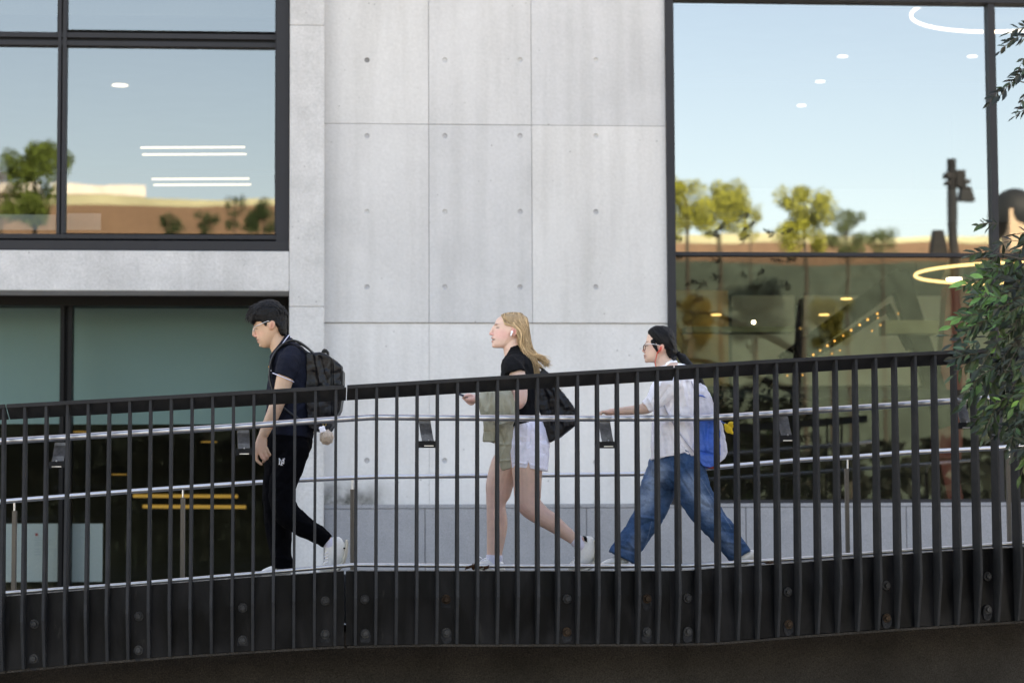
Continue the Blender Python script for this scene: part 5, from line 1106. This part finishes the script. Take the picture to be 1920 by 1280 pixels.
for k in range(5000):
    x = random.uniform(-700, 2600); p, _ = refl(x, 700, 30); p.z = random.random() ** .6 * 3.55 + .15 * noise.noise(p * .5); p.y += random.uniform(-.8, .8); s_ = .22
    e = Euler((random.uniform(0, 6), random.uniform(0, 6), random.uniform(0, 6))).to_matrix()
    bm.faces.new([bm.verts.new(p + e @ Vector(q)) for q in ((-s_, 0, 0), (0, -s_ * .7, s_ * .2), (s_, 0, 0), (0, s_ * .7, s_ * .2))])
me = bpy.data.meshes.new('hedge'); bm.to_mesh(me); bm.free(); tag(mesh_obj('hedge', me, m_hedge), 'long dark hedge added across the way to darken the low reflections', 'hedge')
def far_tree(px, ptop, pbot, wpx, dist, label, col=(.09, .12, .02), dens=1.0, seed=0, cat='tree', nm='tree'):
    random.seed(seed); top, path = refl(px, ptop, dist); sc = path / FPX; bot, _ = refl(px, pbot, dist)
    base = Vector((top.x, top.y, 0)); W = wpx * sc / 2; H = top.z - bot.z
    root = thing(nm, label, cat, base, 'trees across the way seen in the glass')
    bm = bmesh.new(); cl = bm.verts.layers.float_color.new('tint'); lobes = [(random.uniform(-.65, .65) * W, random.uniform(-.5, .5) * W, bot.z + H * random.uniform(.12, .82), random.uniform(.24, .42)) for _ in range(20)] + [(0, 0, top.z - H * .22, .3)]
    for k in range(int(5200 * dens)):
        lx, ly, lz, r = random.choice(lobes); q = Vector((random.gauss(0, 1), random.gauss(0, 1), random.gauss(0, 1))).normalized() * random.random() ** .4
        p = Vector((top.x + lx, top.y + ly, lz)) + Vector((q.x * W * r, q.y * W * r, q.z * min(W, H) * r)); v = random.uniform(.5, 1.5)
        s = W * .045; e = Euler((random.uniform(0, 6), random.uniform(0, 6), random.uniform(0, 6))).to_matrix()
        V = [bm.verts.new(p + e @ Vector(t)) for t in ((-s, 0, 0), (0, -s * .6, s * .2), (s, 0, 0), (0, s * .6, s * .2))]
        for x in V: x[cl] = (col[0] * v, col[1] * v, col[2] * v, 1)
        bm.faces.new(V)
    me = bpy.data.meshes.new('crown'); bm.to_mesh(me); bm.free(); mesh_obj('crown', me, m_rt, root)
    bm = bmesh.new(); tube(bm, [base, Vector((top.x, top.y, lobes[0][2]))], [W * .12, W * .05], 8); obj('trunk', bm, m_twig, root)
Y1, Y2 = (.26, .27, .03), (.07, .10, .03)
far_tree(1290, 325, 458, 120, 50, 'yellow green treetop against the left frame of the right window', Y1, 1, 1)
far_tree(1350, 326, 458, 125, 51, 'tallest yellow green treetop of the left cluster in right window', Y1, 1, 2)
far_tree(1408, 368, 458, 55, 52, 'slim yellow green treetop ending the left cluster in right window', Y1, .5, 3)
far_tree(1507, 334, 485, 125, 48, 'large yellow green treetop in the middle of the right window', Y1, 1.2, 4)
far_tree(1588, 378, 485, 90, 49, 'dark treetop just right of the middle tree in right window', Y2, .8, 5)
far_tree(1655, 420, 485, 70, 50, 'small dark bush top left of the reflected lamp pole', Y2, .5, 6)
far_tree(70, 242, 430, 150, 42, 'tall green tree reflected in the left pane of upper left window', (.10, .15, .02), 1.4, 7)
far_tree(5, 300, 430, 90, 50, 'thin brownish tree at the far left of the upper left window', (.14, .10, .07), .5, 8)
far_tree(325, 396, 445, 60, 45, 'dark round shrub, leftmost under the strip lights', (.03, .06, .015), .5, 9)
far_tree(388, 388, 445, 56, 45, 'dark round shrub, second from left under the strip lights', (.03, .06, .015), .5, 10)
far_tree(440, 356, 440, 50, 45, 'taller dark shrub with thin stem in upper left window', (.03, .06, .015), .5, 11)
far_tree(495, 366, 445, 80, 45, 'dark shrub against the right jamb of the upper left window', (.03, .06, .015), .7, 12)
far_tree(1415, 518, 640, 120, 38, 'bluish green tree reflected dimly in the lower right pane', (.015, .035, .028), 1.4, 13)
far_tree(1560, 550, 660, 100, 40, 'olive tree reflected dimly near the peaked frame', (.10, .095, .008), 1.4, 14)
far_tree(1300, 535, 660, 90, 40, 'brown green tree reflected beside the lower left of the right pane', (.09, .075, .012), 1.4, 15)
# pale roof building
a, path = refl(185, 350, 68); sc = path / FPX
root = thing('house', 'pale low roofed house reflected above the terracotta wall', 'house', Vector((a.x, a.y, 0)))
bm = bmesh.new(); box(bm, (a.x, a.y - 3, a.z / 2 - .3), (2.6, 5, a.z - .6)); obj('wall', bm, mat('pink render', (.55, .33, .24), .9), root)
bm = bmesh.new(); box(bm, (a.x, a.y - 3, a.z - .12), (3.4, 6, .35)); obj('roof', bm, mat('white roof', (.8, .74, .68), .8), root)
a, path = refl(10, 342, 68)
root = thing('house', 'pale pink house edge reflected behind the green tree at far left', 'house', Vector((a.x, a.y, 0)))
bm = bmesh.new(); box(bm, (a.x, a.y - 3, a.z / 2 - .3), (2.2, 5, a.z - .6)); obj('wall', bm, mat('pink render', (.55, .33, .24), .9), root)
bm = bmesh.new(); box(bm, (a.x, a.y - 3, a.z - .2), (2.6, 6, .35)); obj('roof', bm, mat('white roof', (.8, .74, .68), .8), root)
# lamp pole
m_pole = mat('dark grey lamp pole', (.010, .011, .012), .6, spec=.2)
p0, path = refl(1787, 298, 26); sc = path / FPX
root = thing('lamp_post', 'dark lamp post with hooded spotlights reflected in the right window', 'lamp post', Vector((p0.x, p0.y, 0)))
bm = bmesh.new(); tube(bm, [Vector((p0.x, p0.y, 0)), p0], 8.5 * sc, 16); obj('pole', bm, m_pole, root, smooth=True)
def rb(x0, y0, x1, y1, nm, top=1.0):
    bm = bmesh.new(); a, _ = refl(x0, y0, 26); b, _ = refl(x1, y1, 26); c = (a + b) / 2; w = abs(b.x - a.x) / 2; h = (a.z - b.z) / 2
    V = [(-w, -.12, -h), (w, -.12, -h), (w, .12, -h), (-w, .12, -h), (-w * top, -.1, h), (w * top, -.1, h), (w * top, .1, h), (-w * top, .1, h)]
    hexa(bm, [c + Vector(v) for v in V]); obj(nm, bm, m_pole, root, bevel=.01)
rb(1793, 318, 1812, 350, 'spotlight'); rb(1798, 348, 1828, 375, 'hood', .55); rb(1773, 322, 1800, 332, 'clamp'); rb(1775, 338, 1800, 344, 'clamp'); rb(1746, 430, 1778, 478, 'spotlight', .6); rb(1806, 335, 1820, 342, 'clamp')
a, path = refl(1905, 352, 34)
root = thing('kiosk', 'dark domed kiosk with beige side reflected at the right edge', 'kiosk', Vector((a.x, a.y, 0)))
bm = bmesh.new(); bmesh.ops.create_uvsphere(bm, u_segments=24, v_segments=12, radius=.62, matrix=Matrix.Translation(a - Vector((0, 0, .62))) @ Matrix.Diagonal((1, 1, 1, 1))); obj('roof', bm, m_pole, root, smooth=True)
bm = bmesh.new(); box(bm, (a.x - .05, a.y + .3, a.z - 1.0), (.6, .5, .9)); obj('wall', bm, mat('beige panel', (.5, .36, .24), .8), root)

bm = bmesh.new(); tube(bm, [Vector((a.x, a.y, 0)), Vector((a.x, a.y, a.z - 1.3))], .09, 12); obj('post', bm, m_pole, root)
# ================================================================== light
EL, AZ = math.radians(42), math.radians(12)
w = bpy.data.worlds.new('World'); bpy.context.scene.world = w; w.use_nodes = True; nt = w.node_tree
sky = nt.nodes.new('ShaderNodeTexSky'); sky.sky_type = 'NISHITA'; sky.sun_disc = False; sky.sun_elevation = EL; sky.sun_rotation = AZ; sky.air_density = 1.0; sky.dust_density = 1.0; sky.ozone_density = 1.0
bg = nt.nodes['Background']; nt.links.new(sky.outputs[0], bg.inputs[0]); bg.inputs[1].default_value = .10
sd = bpy.data.lights.new('sun', 'SUN'); sd.energy = 3.2; sd.angle = math.radians(.5); sd.color = (1, .95, .86); so = bpy.data.objects.new('sun', sd); C.objects.link(so)
sdir = Vector((math.sin(AZ) * math.cos(EL), math.cos(AZ) * math.cos(EL), math.sin(EL))); so.rotation_euler = sdir.to_track_quat('Z', 'Y').to_euler(); so.location = sdir * 60
sc_ = bpy.context.scene
sc_.view_settings.view_transform = 'Standard'; sc_.view_settings.look = 'None'; sc_.view_settings.gamma = 1; sc_.view_settings.exposure = 2.98
sc_.view_settings.use_white_balance = True; sc_.view_settings.white_balance_temperature = 9300; sc_.view_settings.white_balance_tint = 18
sc_.cycles.use_denoising = True; sc_.cycles.max_bounces = 8; sc_.cycles.transparent_max_bounces = 12; sc_.cycles.sample_clamp_indirect = 6
